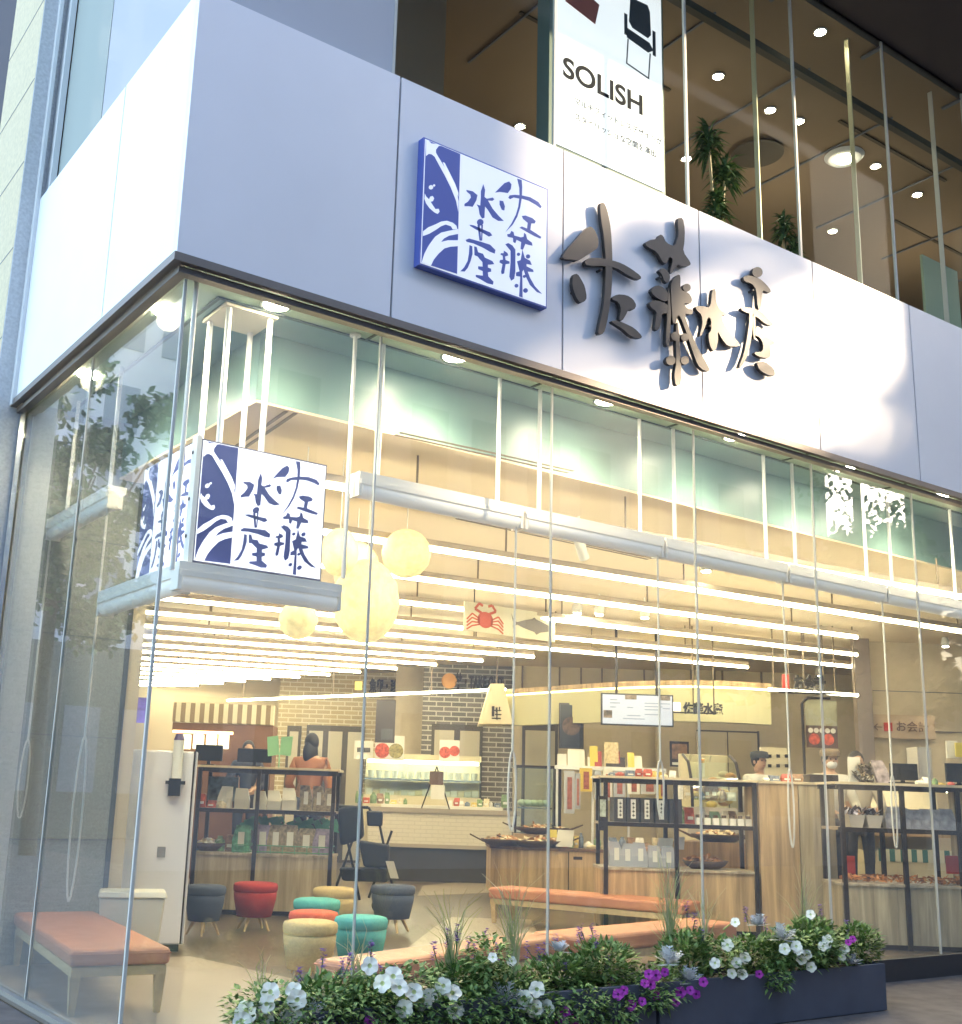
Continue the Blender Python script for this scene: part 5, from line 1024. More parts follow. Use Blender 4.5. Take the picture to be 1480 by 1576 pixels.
# cashier poster on frame
D = 15.6; a, b, c, d = span(1236, 1074, 1280, 1200, D); t = thing('poster_stand', F(a, D, 0), 'black tube stand holding a grey sheet and a food poster over the cashier', 'poster stand')
m = MB(); m.tubeline([F(a, D, .3), F(a, D, d-.08), F(a+.08, D, d), F(b, D, d)], .018, 8); m.build('pole', dark, t)
a2, b2, c2, d2 = span(1240, 1078, 1288, 1117, D); MB().fbox(a2, b2, D+.02, D+.03, c2, d2).build('sheet', mat('grey_sheet', (.38, .37, .25), .5), t)
a2, b2, c2, d2 = span(1240, 1117, 1288, 1151, D); MB().fbox(a2, b2, D-.02, D-.01, c2, d2).build('food_photo', mat('photo_dark', (.1, .05, .03), .5, noise=.6, nscale=9), t)
for f in (.25, .7): p = F(a2+(b2-a2)*f, D-.02, c2+(d2-c2)*.38); MB().cyl(p, p-E2*.004, .075, n=18).build('dish_picture', redf, t)
for f in (.14, .32, .5, .68, .86): p = F(a2+(b2-a2)*f, D-.02, c2+(d2-c2)*.78); MB().cyl(p, p-E2*.004, .034, n=14).build('dish_picture', paper, t)
# counter things near the cashier
zt3 = zA
def cbox(u0, v0, u1, v1, D, th, mm, name, lb, cat, grp=None, base=None):
    a, b, c, d = span(u0, v0, u1, v1, D); m = MB(); m.fbox(a, b, D, D+th, c if base is None else base, d); return single(m, name, mm, lb, cat, grp, bevel=.004)
cbox(1305, 1165, 1324, 1200, DA+.35, .02, paper, 'counter_card', 'large white card standing in front of a shop worker', 'card', base=zA)
cbox(1246, 1192, 1290, 1200, DA+.3, .25, dark, 'cash_tray', 'low dark tray with red edge on the wooden counter', 'tray', base=zA)
t = thing('flower_arrangement', F(sd(ad(1333, 1185, DA+.3))[0], DA+.3, zA), 'dark leafy arrangement with cream blossoms on the wooden counter', 'flowers')
m = MB(); cc = F(sd(ad(1333, 1190, DA+.3))[0], DA+.3, zA)
for i in range(120): m.cur = 0 if rnd() < .75 else 1; p = cc+Vector((ru(-.12, .12), ru(-.1, .1), ru(.02, .24))); q = Vector((ru(-1, 1), ru(-1, 1), ru(-.5, 1))).normalized()*.05; r_ = q.cross(Vector((0, 0, 1))).normalized()*.018; m.add([p-q, p+r_, p+q, p-r_], [(0, 1, 2, 3)])
m.build('leaves', [mat('leaf_dark', (.09, .07, .04), .6), mat('blossom_cream', (.8, .65, .4), .6)], t); MB().lathe(cc, [(.06, 0), (.08, .05)], 14).build('bowl', dark, t)
m = MB(); a, b, c, d = span(1346, 1170, 1362, 1200, DA+.2); m.hexa([F(a+.03, DA+.2, zA), F(b+.1, DA+.2, zA), F(b+.1, DA+.26, zA), F(a+.03, DA+.26, zA)], [F(a-.03, DA+.22, d), F(b-.02, DA+.22, d), F(b-.02, DA+.25, d), F(a-.03, DA+.25, d)]); single(m, 'leaning_leaflet', mat('leaflet_print', (.6, .5, .5), .4, noise=.5, nscale=14), 'white and red printed leaflet leaning on the counter', 'leaflet')
for i, (u0, u1) in enumerate(((1370, 1412), (1456, 1500))):
    a, b, c, d = span(u0, 1175, u1, 1198, 12.9); t = thing('cash_register', F((a+b)/2, 12.9, zB), ['black cash register screen nearest the wall sign', 'black cash register screen at the right picture edge'][i], 'register')
    MB().fbox(a, b, 12.9, 12.94, zB+.05, d).build('screen', black, t, bevel=.005); MB().fbox((a+b)/2-.1, (a+b)/2+.1, 12.88, 13.1, zB, zB+.03).build('base', black, t); MB().fbox((a+b)/2-.02, (a+b)/2+.02, 12.94, 12.97, zB+.03, zB+.1).build('neck', black, t)
cbox(1412, 1150, 1434, 1198, 13.6, .3, mat('printer_grey', (.5, .47, .42), .4), 'receipt_printer', 'tall pale grey printer between the two register screens', 'printer')
cbox(1456, 1140, 1474, 1167, 13.8, .02, paper, 'counter_card', 'white card with a small green plant print right of the printer', 'card')
cbox(1470, 1143, 1484, 1165, 13.7, .02, mat('tag_yellow', ()), 'counter_card', 'yellow card at the right picture edge', 'card')
# goods B
for i, (u, z) in enumerate(((1310, 0), (1337, 1))):
    a, b, c, d = span(u-13, 1256, u+13, 1275, 12.6); t = thing('goods_bin', F((a+b)/2, 12.5, shB[0]), ['grey bin with dark purple packs, left one of two on the right display', 'grey bin with dark purple packs, right one of two on the right display'][i], 'bin')
    m = MB(); m.hexa([F(a+.03, 12.45, shB[0]), F(b-.03, 12.45, shB[0]), F(b-.03, 12.75, shB[0]), F(a+.03, 12.75, shB[0])], [F(a, 12.43, shB[0]+.13), F(b, 12.43, shB[0]+.13), F(b, 12.77, shB[0]+.13), F(a, 12.77, shB[0]+.13)]); m.build('tub', mat('tub_grey', (.5, .46, .4), .5), t)
    m = MB()
    for k in range(40): m.cur = k % 2; p = F(ru(a, b), ru(12.45, 12.75), shB[0]+.13+ru(0, .07)); q = Vector((ru(-1, 1), ru(-1, 1), ru(-.3, 1))).normalized()*.045; r_ = q.cross(Vector((0, 0, 1))).normalized()*.025; m.add([p-q, p+r_, p+q, p-r_], [(0, 1, 2, 3)])
    m.build('packs', [mat('pack_dark', (.08, .06, .09), .5), mat('pack_lilac', (.6, .58, .66), .4)], t)
for i in range(7): bag(sd(ad(1372+14*i, 1260, 12.6))[0], 12.6, shB[0], .17, .22, mat('bag_bluegrey', (.42, .42, .46), .3, noise=.35, nscale=16), 'blue grey bag on the right display', lab=False, grp='blue grey bags on the right shelf')
crab = [mat('crab_orange', (.62, .25, .08), .5), mat('crab_brown', (.3, .13, .06), .5)]
for i, (u, lb) in enumerate(((1320, 'pile of orange dried crab pieces at the left of the lower right shelf'), (1372, 'flat pile of dried crab pieces left of the middle post'), (1425, 'largest pile of orange dried crab pieces on the lower right shelf'), (1465, 'pile of orange dried crab pieces at the right picture edge'))):
    c = F(sd(ad(u, 1340, 12.6))[0], 12.6, zwB); m = MB()
    for k in range(70):
        m.cur = k % 2; p = c+E1*ru(-.17, .17)+E2*ru(-.14, .14)+Vector((0, 0, ru(.01, .07))); q = Vector((ru(-1, 1), ru(-1, 1), ru(-.2, .4))).normalized()*ru(.03, .06); r_ = q.cross(Vector((0, 0, 1))).normalized()*.014; h_ = Vector((0, 0, .014))
        m.add([p-q, p+r_, p+q, p-r_, p+h_], [(0, 1, 4), (1, 2, 4), (2, 3, 4), (3, 0, 4)])
    single(m, 'crab_pile', crab, lb, 'seafood', 'piles of dried crab')
for u0, u1, lb in ((1301, 1316, 'red price board at the left end of the lower right shelf'), (1456, 1482, 'red price board at the right end of the lower right shelf')): cbox(u0, 1317, u1, 1345, 12.75, .02, mat('board_red', (.6, .06, .04), .5), 'price_board', lb, 'sign')
D = 15.5; s0, s1, z0, z1 = span(1335, 1213, 1480, 1330, D); t = thing('deli_case', F((s0+s1)/2, D, 0), 'deli case with a green and white striped band seen through the right display', 'display case')
zq = ad(1400, 1312, D).z
m = MB(); m.fbox(s0, s1, D, D+.8, 0, zq); m.fbox(s0, s1, D+.7, D+.8, zq, z1); m.build('body', cream, t)
MB().fbox(s0+.1, s1, D-.01, D-.002, zq-.12, zq+.04).build('striped_band', mat('stripe_band', (.75, .72, .55), .5, kind='stripe', freq=7, col2=(.05, .18, .17)), t)
MB().fbox(s0+.02, s1, D-.005, D+.7, zq+.2, zq+.24).build('shelf', wood, t); MB().fbox(s0+.1, s1-.1, D+.05, D+.1, z1-.04, z1).build('strip_light', casl, t)
m = MB()
for i in range(40): c = F(ru(s0+.1, s1-.1), D+ru(.1, .6), zq+.24); m.cur = i % 2; m.ball(c+Vector((0, 0, .05)), ru(.05, .09), 8, 6, 1.2, 1, .7)
m.build('food', dried, t)
CM = [mat('pack_a', (.72, .62, .42), .5, noise=.3, nscale=30), mat('pack_b', (.5, .1, .06), .5, noise=.4, nscale=24), mat('pack_c', (.8, .78, .72), .5, noise=.15, nscale=40), mat('pack_d', (.16, .2, .28), .5, noise=.4, nscale=30), mat('pack_e', (.75, .55, .15), .5, noise=.3, nscale=26), mat('pack_f', (.2, .3, .14), .5, noise=.4, nscale=26), mat('pack_g', (.3, .18, .1), .5, noise=.4, nscale=30)]
def clutter(u0, u1, D, z, n, hmax, where, wmax=.12):
    s0 = sd(ad(u0, 1250, D))[0]; s1 = sd(ad(u1, 1250, D))[0]; s = s0
    k = 0
    while s < s1 and k < n:
        w_ = ru(.05, wmax); h = ru(.3, 1)*hmax; d_ = D+ru(0, .12); m = MB(); ml = random.randrange(7); kind = rnd(); tilt = ru(-.015, .015)
        if kind < .4: m.hexa([F(s, d_, z), F(s+w_, d_, z), F(s+w_, d_+.08, z), F(s, d_+.08, z)], [F(s+tilt, d_+.02, z+h), F(s+w_+tilt, d_+.02, z+h*ru(.95, 1)), F(s+w_+tilt, d_+.09, z+h), F(s+tilt, d_+.09, z+h)]); nm, ct_ = 'goods_carton', 'box'
        elif kind < .65: r = w_/2; m.lathe(F(s+r, d_+.05, z), [(r*.9, 0), (r, .01), (r, h*.7), (r*.5, h*.85), (r*.5, h)], 14); nm, ct_ = 'goods_jar', 'jar'
        else:
            m.hexa([F(s, d_, z), F(s+w_, d_, z), F(s+w_, d_+.06, z), F(s, d_+.06, z)], [F(s-.01, d_-.01, z+h*.5), F(s+w_+.01, d_-.01, z+h*.5), F(s+w_+.01, d_+.06, z+h*.5), F(s-.01, d_+.06, z+h*.5)]); m.hexa([F(s-.01, d_-.01, z+h*.5), F(s+w_+.01, d_-.01, z+h*.5), F(s+w_+.01, d_+.06, z+h*.5), F(s-.01, d_+.06, z+h*.5)], [F(s+tilt, d_+.02, z+h), F(s+w_+tilt, d_+.02, z+h), F(s+w_+tilt, d_+.03, z+h), F(s+tilt, d_+.03, z+h)]); nm, ct_ = 'goods_bag', 'bag'
        col_ = ['tan', 'red', 'white', 'dark blue', 'yellow', 'green', 'brown'][ml]
        o = thing(nm, F(s+w_/2, d_, z), 'small %s %s %s' % (col_, ct_, where), ct_, 'small goods '+where)
        m.build('package', CM[ml], o)
        if kind < .4 or kind > .65: MB().fbox(s+w_*.2, s+w_*.8, d_-.016, d_-.012, z+h*.25, z+h*.45).build('paper_label', paper, o)
        s += w_+ru(.005, .03); k += 1
clutter(940, 1035, DA+.1, zA, 9, .1, 'on top of the right display')
clutter(1045, 1160, DA+.35, shA[0], 9, .22, 'behind the white jars')
clutter(1180, 1240, DA+.3, zA, 5, .12, 'on the wooden counter block')
clutter(545, 640, 20.3, zc+.051, 9, .2, 'on the tiled counter')
clutter(690, 790, 20.3, zc+.051, 10, .22, 'at the right of the tiled counter')
clutter(868, 1020, dI+.25, zi, 14, .2, 'under the hanging rack')
clutter(300, 345, DL+.15, zsh, 4, .16, 'at the left of the upper left shelf')
clutter(300, 355, DL+.2, zw+.03, 4, .2, 'at the left of the lower left shelf')
clutter(1415, 1478, 12.5, zB, 5, .1, 'beside the right register')
clutter(1045, 1160, 15.25, 1.45, 8, .25, 'on the rear food counter')
# ================================================================== stroller
s = sd(ad(562, 1300, 14.7))[0]; d = 14.7
ST = thing('baby_stroller', F(s, d, 0), 'black baby stroller with folded hood beside the left shelf unit', 'stroller')
def ps_(a, b, z): return F(s+a, d+b, z)
m = MB()
for sg in (-.22, .22): m.tubeline([ps_(sg-.2, 0, 1.22), ps_(sg-.05, .0, 1.0), ps_(sg+.18, 0, .12)], .016, 8); m.tubeline([ps_(sg+.1, 0, .95), ps_(sg-.15, 0, .15)], .016, 8)
m.tubeline([ps_(-.42, 0, 1.22), ps_(.02, 0, 1.22)], .02, 8); m.build('frame', black, ST)
cl = mat('stroller_fabric', (.01, .01, .012), .8, noise=.4, nscale=20)
m = MB(); m.hexa([ps_(-.25, -.2, .35), ps_(.3, -.2, .35), ps_(.3, .2, .35), ps_(-.25, .2, .35)], [ps_(-.3, -.2, .5), ps_(.28, -.2, .5), ps_(.28, .2, .5), ps_(-.3, .2, .5)]); m.build('seat', cl, ST, bevel=.03)
m = MB(); m.hexa([ps_(.0, -.2, .52), ps_(.3, -.2, .52), ps_(.3, .2, .52), ps_(0, .2, .52)], [ps_(-.08, -.18, .82), ps_(.3, -.18, .78), ps_(.3, .18, .78), ps_(-.08, .18, .82)]); m.build('back_pocket', cl, ST, bevel=.03)
m = MB(); m.hexa([ps_(-.3, -.2, .75), ps_(-.02, -.2, .85), ps_(-.02, .2, .85), ps_(-.3, .2, .75)], [ps_(-.36, -.2, 1.2), ps_(-.06, -.18, 1.25), ps_(-.06, .18, 1.25), ps_(-.36, .2, 1.2)]); m.build('hood', cl, ST, bevel=.05)
m = MB(); m.hexa([ps_(.02, -.12, 1.0), ps_(.2, -.12, 1.0), ps_(.2, .12, 1.0), ps_(.02, .12, 1.0)], [ps_(.0, -.12, 1.18), ps_(.2, -.12, 1.18), ps_(.2, .12, 1.18), ps_(.0, .12, 1.18)]); m.build('handbag', black, ST, bevel=.02)
for wx in (-.2, .2):
    for wy in (-.18, .18): p = ps_(wx, wy, .085); MB().cyl(p-E2*.02, p+E2*.02, .085, n=20).build('wheel', black, ST)
m = MB(); p = ps_(.33, -.2, .4); m.hexa([p, p+E1*.1, p+E1*.1+E2*.01, p+E2*.01], [p+Vector((-.08, 0, .2)), p+E1*.1+Vector((-.08, 0, .2)), p+E1*.1+E2*.01+Vector((-.08, 0, .2)), p+E2*.01+Vector((-.08, 0, .2))]); m.build('name_tag', paper, ST)
# hanging crab and salmon banner
Yb = 4.9; tl = ay(715, 926, Yb); br = ay(854, 990, Yb); zt4 = (ay(715, 926, Yb).z+ay(854, 945, Yb).z)/2; zb4 = (ay(715, 970, Yb).z+ay(854, 988, Yb).z)/2
t = thing('hanging_banner', ((tl.x+br.x)/2, Yb, zb4), 'pale horizontal banner with a red crab and a grey salmon hung among the tubes', 'banner')
MB().box(tl.x, br.x, Yb, Yb+.02, zb4, zt4).build('cloth', mat('banner_cloth', (.66, .63, .48), .7), t)
for x in (tl.x+.15, br.x-.15): MB().cyl((x, Yb+.01, zt4), (x, Yb+.01, ZC), .008, n=5).build('cord', dark, t)
rc = mat('crab_red', (.5, .09, .05), .6); cx = tl.x+(br.x-tl.x)*.22; cz = (zt4+zb4)/2; hh = (zt4-zb4)
m = MB(); m.prism([(cx+.12*math.cos(a), Yb-.004, cz-.02+.1*math.sin(a)) for a in [i*math.pi/8 for i in range(16)]], (0, .003, 0))
def strip(m, pts, w_):
    for (x0, z0), (x1, z1) in zip(pts, pts[1:]):
        dx, dz = x1-x0, z1-z0; L = math.hypot(dx, dz); nx, nz = -dz/L*w_, dx/L*w_
        m.prism([(cx+x0+nx, Yb-.004, cz+z0+nz), (cx+x1+nx, Yb-.004, cz+z1+nz), (cx+x1-nx, Yb-.004, cz+z1-nz), (cx+x0-nx, Yb-.004, cz+z0-nz)], (0, .003, 0))
for sg in (-1, 1):
    for k in range(4): strip(m, [(sg*.08, -.02-.02*k), (sg*.2, .04-.05*k), (sg*.28, -.04-.04*k)], .01)
    strip(m, [(sg*.06, .06), (sg*.16, .1), (sg*.1, .17), (sg*.04, .15)], .016)
m.build('crab_motif', rc, t)
fx0 = tl.x+(br.x-tl.x)*.5; Wf = (br.x-tl.x)*.46
pl = [(0, .35), (.06, .1), (.14, .03), (.3, .14), (.5, .24), (.56, .32), (.62, .24), (.85, .12), (1, -.02), (.9, -.18), (.7, -.26), (.62, -.36), (.56, -.26), (.3, -.16), (.14, -.06), (.04, -.22), (.05, -.02)]
m = MB(); m.prism([(fx0+a*Wf, Yb-.004, cz+b*hh*.9) for a, b in pl], (0, .003, 0)); m.build('salmon_motif', mat('salmon_grey', (.17, .15, .13), .6), t)
# ================================================================== planters and plants (outside)
pm = mat('planter_grey', (.085, .09, .115), .6, noise=.1, nscale=5)
py0, py1, ph = -.82, -.42, .31
xr = 5.40; xm = ay(1015, 1540, py0).x; xl = ay(425, 1600, py0).x
for i, (x0, x1) in enumerate(((xl, xm-.03), (xm+.0, xr))):
    t = thing('planter_box', ((x0+x1)/2, (py0+py1)/2, 0), ['long dark grey planter box in the front left, overflowing with petunias', 'dark slate blue planter box on the pavement at the right'][i], 'planter', 'planter boxes along the front glass')
    m = MB(); m.box(x0, x1, py0, py0+.03, 0, ph); m.box(x0, x1, py1-.03, py1, 0, ph); m.box(x0, x0+.03, py0+.031, py1-.031, 0, ph); m.box(x1-.03, x1, py0+.031, py1-.031, 0, ph); m.build('box', pm, t, bevel=.004)
    MB().box(x0+.031, x1-.031, py0+.031, py1-.031, .0, ph-.04).build('soil', mat('soil', (.04, .03, .02), .9, noise=.4, nscale=30), t)
leafm = [mat('leaf_green', (.19, .3, .08), .5, noise=.3, nscale=15), mat('leaf_green_dark', (.11, .19, .055), .6), mat('leaf_green_pale', (.3, .4, .12), .5)]
def leaves(mb, c, rx, ry, rz, n, L, wd, droop=.3, nm=3):
    for i in range(n):
        while True:
            a = Vector((ru(-1, 1), ru(-1, 1), ru(-1, 1)))
            if a.length < 1 and (a.length > .35 or rnd() < .4): break
        p = Vector(c)+Vector((a.x*rx, a.y*ry, a.z*rz)); mb.cur = [0, 0, 0, 1, 1, 2][int(rnd()*6)] % nm
        d = Vector((a.x+ru(-.8, .8), a.y+ru(-.8, .8), a.z*.5+ru(-.2, .9))).normalized(); s = d.cross(Vector((ru(-.3, .3), ru(-.3, .3), 1))).normalized()*wd*ru(.7, 1.2); l = L*ru(.6, 1.2)
        k = d*l*.5+Vector((0, 0, .0)); tip = p+d*l-Vector((0, 0, droop*l)); mb.add([p, p+k*.7+s, tip, p+k*.7-s, p+k-Vector((0, 0, .1*l))], [(0, 1, 4), (1, 2, 4), (2, 3, 4), (3, 0, 4)], True)
def petal(mb, c, nrm, r, col):
    n = Vector(nrm).normalized(); x = n.orthogonal().normalized(); y = n.cross(x); vs = [Vector(c)-n*r*.35]; N = 30
    for i in range(N):
        t = 2*math.pi*i/N; rr = r; vs.append(Vector(c)+(x*math.cos(t)+y*math.sin(t))*rr*.25-n*r*.08)
    for i in range(N):
        t = 2*math.pi*i/N; rr = r*(1-.16*abs(math.cos(2.5*t))**6+ru(-.02, .02)); vs.append(Vector(c)+(x*math.cos(t)+y*math.sin(t))*rr+n*r*(.07*math.cos(5*t)+ru(-.04, .04)))
    mb.cur = col; mb.add(vs, [(0, 1+i, 1+(i+1) % N) for i in range(N)], True); mb.cur = col+1
    mb.add(vs, [(1+i, 1+N+i, 1+N+(i+1) % N, 1+(i+1) % N) for i in range(N)], True)
pet_w = [mat('petunia_throat', (.62, .66, .28), .6), mat('petunia_white', (.95, .89, .72), .6)]; pet_m = [mat('petunia_throat_purple', (.1, .01, .1), .6), mat('petunia_magenta', (.42, .03, .36), .6)]
def petunia(fl, lb, colr, r=.045):
    r *= 1.12 if colr == 'm' else 1
    pts = [ay(u, v, -.86+ru(-.03, .03)) for u, v in fl]; cxx = sum(p.x for p in pts)/len(pts); zz = sum(p.z for p in pts)/len(pts)
    t = thing('petunia', (cxx, -.62, ph-.05), lb, 'flower', 'petunias in the planter boxes')
    g = MB(); sx = max(.1, (max(p.x for p in pts)-min(p.x for p in pts))/2+.05)
    leaves(g, (cxx, -.74, zz-.01), sx, .14, .13, int(230+900*sx), .055, .014); g.build('foliage', leafm, t)
    for p in pts:
        f = MB(); petal(f, p, (CAM-p)+Vector((ru(-2, 2), ru(-1.5, 1), ru(-1, 3))), r*ru(.9, 1.25), 0); f.cur = 2; f.cyl(p-Vector((0, -.03, .01)), p+Vector((ru(-.03, .03), .12, -.06)), .004, n=5)
        f.build('blossom', (pet_w if colr == 'w' else pet_m)+[leafm[2]], t)
petunia([(378, 1558), (410, 1545), (416, 1526), (452, 1524), (457, 1538), (408, 1566), (450, 1560), (442, 1572), (459, 1572), (395, 1572), (372, 1570)], 'dense clump of white petunias at the far left end of the planter', 'w')
petunia([(569, 1486), (605, 1502), (615, 1519), (637, 1526), (662, 1532), (622, 1552), (650, 1539), (588, 1513), (682, 1517), (696, 1527), (701, 1553)], 'white petunias in front of the left end of the orange bench', 'w')
petunia([(758, 1473), (787, 1479)], 'pair of pale upright petunias behind the left planter middle', 'w', .03)
petunia([(807, 1536), (826, 1522), (821, 1551), (840, 1551), (860, 1568)], 'five white petunias at the middle of the left planter', 'w')
petunia([(1100, 1482), (1119, 1454), (1126, 1498), (1133, 1481), (1142, 1499), (1146, 1474), (1131, 1419)], 'white petunias beside the magenta ones on the right planter', 'w', .034)
petunia([(1207, 1460), (1225, 1456), (1233, 1476), (1248, 1488), (1241, 1469), (1228, 1462), (1247, 1407)], 'tight cluster of white petunias spilling over the right planter', 'w', .032)
petunia([(1271, 1453), (1273, 1446), (1299, 1460), (1295, 1473), (1266, 1456)], 'last white petunias near the right end of the planter', 'w', .03)
petunia([(960, 1524), (971, 1547), (992, 1513), (1001, 1515), (1009, 1531), (1009, 1501), (1023, 1496), (998, 1499), (1047, 1527), (1040, 1542), (1082, 1511), (1062, 1524), (1071, 1530), (988, 1541), (951, 1530)], 'broad clump of magenta petunias hanging over the planter joint', 'm', .026)
petunia([(869, 1557), (883, 1570), (860, 1574)], 'few magenta petunias low at the left planter middle', 'm', .028)
petunia([(569, 1572), (696, 1562), (580, 1576)], 'few magenta petunias at the bottom edge under white ones', 'm', .026)
petunia([(1168, 1499), (1312, 1445), (1305, 1450)], 'few purple petunias at the right end of the right planter', 'm', .022)
sal = mat('salvia_purple', (.14, .05, .34), .6)
def salvia(u, vb, vt, wpx, spikes, lb):
    c = ay(u, (vb+vt)/2, -.62); zt_ = ay(u, vt, -.62).z; zb_ = ph-.05; half = wpx*.0038
    t = thing('salvia', (c.x, -.62, zb_), lb, 'flower', 'purple salvias in the planter boxes')
    g = MB(); leaves(g, (c.x, -.62, (zt_+zb_)/2), half, .16, (zt_-zb_)/2, int(900*half*4*(zt_-zb_)/.25), .06, .013, .15)
    for k in range(8): g.cur = 1; g.cyl((c.x+ru(-.05, .05), -.62, zb_), (c.x+ru(-half, half)*.7, -.62+ru(-.1, .1), zt_-.03), .004, n=5)
    g.build('foliage', leafm, t)
    for (su, sv) in spikes:
        f = MB(); p = ay(su, sv, -.62+ru(-.1, .08)); q = Vector((c.x+(p.x-c.x)*.6, -.62, min(zt_, p.z)-.08)); f.cur = 1; f.cyl(q, p, .003, n=4)
        for k in range(40): f.cur = 0; z = ru(-.06, .04); a = ru(0, 6.28); b0 = p+Vector((0, 0, z)); d = Vector((math.cos(a), math.sin(a), .4))*ru(.014, .028); s_ = d.cross(Vector((0, 0, 1))).normalized()*.008; f.add([b0, b0+d*.6+s_, b0+d+Vector((0, 0, -.004)), b0+d*.6-s_], [(0, 1, 2, 3)])
        f.build('flower_spike', [sal, leafm[1]], t)
sv = [(500, 1576, 1500, 60, [(461, 1501), (497, 1473), (526, 1487), (538, 1480), (546, 1499)], 'salvia at the left end of the planter, in front of the bench end'), (570, 1576, 1505, 50, [(572, 1460), (585, 1498), (602, 1498)], 'low salvia with one tall spike left of the white petunias'),
      (715, 1576, 1478, 66, [(667, 1460), (687, 1441), (704, 1433), (720, 1452), (731, 1460)], 'bushy salvia with tall purple spikes left of the tall grass'), (770, 1576, 1490, 60, [(747, 1440), (765, 1464), (750, 1498)], 'salvia just right of the tall grass'),
      (860, 1560, 1472, 70, [(811, 1460), (828, 1464), (838, 1462), (855, 1447), (870, 1492)], 'salvia in the middle of the left planter'), (925, 1545, 1448, 66, [(890, 1437), (910, 1431), (917, 1443), (935, 1480), (895, 1433)], 'tall salvia left of the magenta petunias'),
      (1055, 1520, 1432, 60, [(1057, 1398), (1069, 1416), (1080, 1440)], 'salvia among the long grasses of the right planter'), (1165, 1505, 1440, 74, [(1147, 1405), (1177, 1420)], 'salvia bush right of the white petunias on the right planter'),
      (1250, 1490, 1410, 60, [(1262, 1402)], 'leafy green salvia near the right end of the planter'), (1320, 1485, 1420, 50, [(1330, 1432), (1303, 1425)], 'rightmost leafy bush hanging over the planter end')]
for q in sv: salvia(*q)
dm = mat('dusty_miller_leaf', (.56, .58, .6), .8, noise=.15, nscale=20)
for (u, v, r, lb) in ((470, 1555, .1, 'silvery dusty miller left, between the white petunia clumps'), (425, 1568, .08, 'silvery dusty miller at the far left end'), (612, 1560, .1, 'silvery dusty miller under the white petunias'), (775, 1530, .11, 'silvery dusty miller right of the tall grass'), (860, 1455, .06, 'small silvery dusty miller behind the left planter middle'),
                      (1028, 1470, .09, 'silvery dusty miller above the magenta petunias'), (1060, 1500, .09, 'silvery dusty miller spilling right of the magenta petunias'), (1165, 1415, .07, 'silvery dusty miller high in the right planter'), (1205, 1433, .1, 'broad silvery dusty miller behind the white petunia cluster'), (1310, 1475, .07, 'small silvery dusty miller at the right planter end')):
    c = ay(u, v, -.8); m = MB(); r *= 1.35
    for k in range(24):
        a = ru(0, 6.28); el = ru(-.1, 1.3); d = Vector((math.cos(a)*math.cos(el), math.sin(a)*math.cos(el)*.7, math.sin(el)*.8)); sd_ = d.cross(Vector((0, 0, 1))).normalized(); L = r*ru(.7, 1.15)
        base = c-Vector((0, 0, r*.4)); w_ = .004
        m.add([base-sd_*w_, base+sd_*w_, base+d*L+sd_*w_, base+d*L-sd_*w_], [(0, 1, 2, 3)])
        for j in range(4):
            f = .35+.18*j; b0 = base+d*L*f
            for sg in (-1, 1):
                tp = b0+(sd_*sg*.8+d*.6).normalized()*r*.3*(1.2-f*.6); ww = d*.0045
                m.add([b0-ww, b0+ww, tp+ww*1.1, tp-ww*.9], [(0, 1, 2, 3)])
    single(m, 'dusty_miller', dm, lb, 'plant', 'dusty millers in the planter boxes')
for i, (u, v, r, n) in enumerate(((390, 1568, .12, 260), (440, 1572, .12, 280), (500, 1562, .16, 480), (560, 1555, .15, 460), (620, 1568, .15, 420), (675, 1560, .15, 460), (735, 1555, .17, 560), (790, 1562, .15, 460), (845, 1564, .15, 420), (905, 1552, .17, 560), (955, 1558, .14, 380), (1010, 1540, .1, 220), (1195, 1505, .12, 300))):
    p = ay(u, v, -.84); m = MB(); leaves(m, (p.x, -.82, p.z), r, .1, r*.75, n, .05, .012, .4)
    for k in range(6): m.cur = 1; m.cyl((p.x+ru(-.05, .05), -.7, ph-.03), (p.x+ru(-r, r)*.8, -.84, p.z+ru(-.5, .5)*r), .003, n=4)
    single(m, 'trailing_plant', leafm, 'leafy green plant trailing over the planter front edge', 'plant', 'trailing plants on the planter boxes')
gm = [mat('grass_blade', (.42, .5, .22), .5), mat('grass_blade_dry', (.62, .58, .34), .5)]
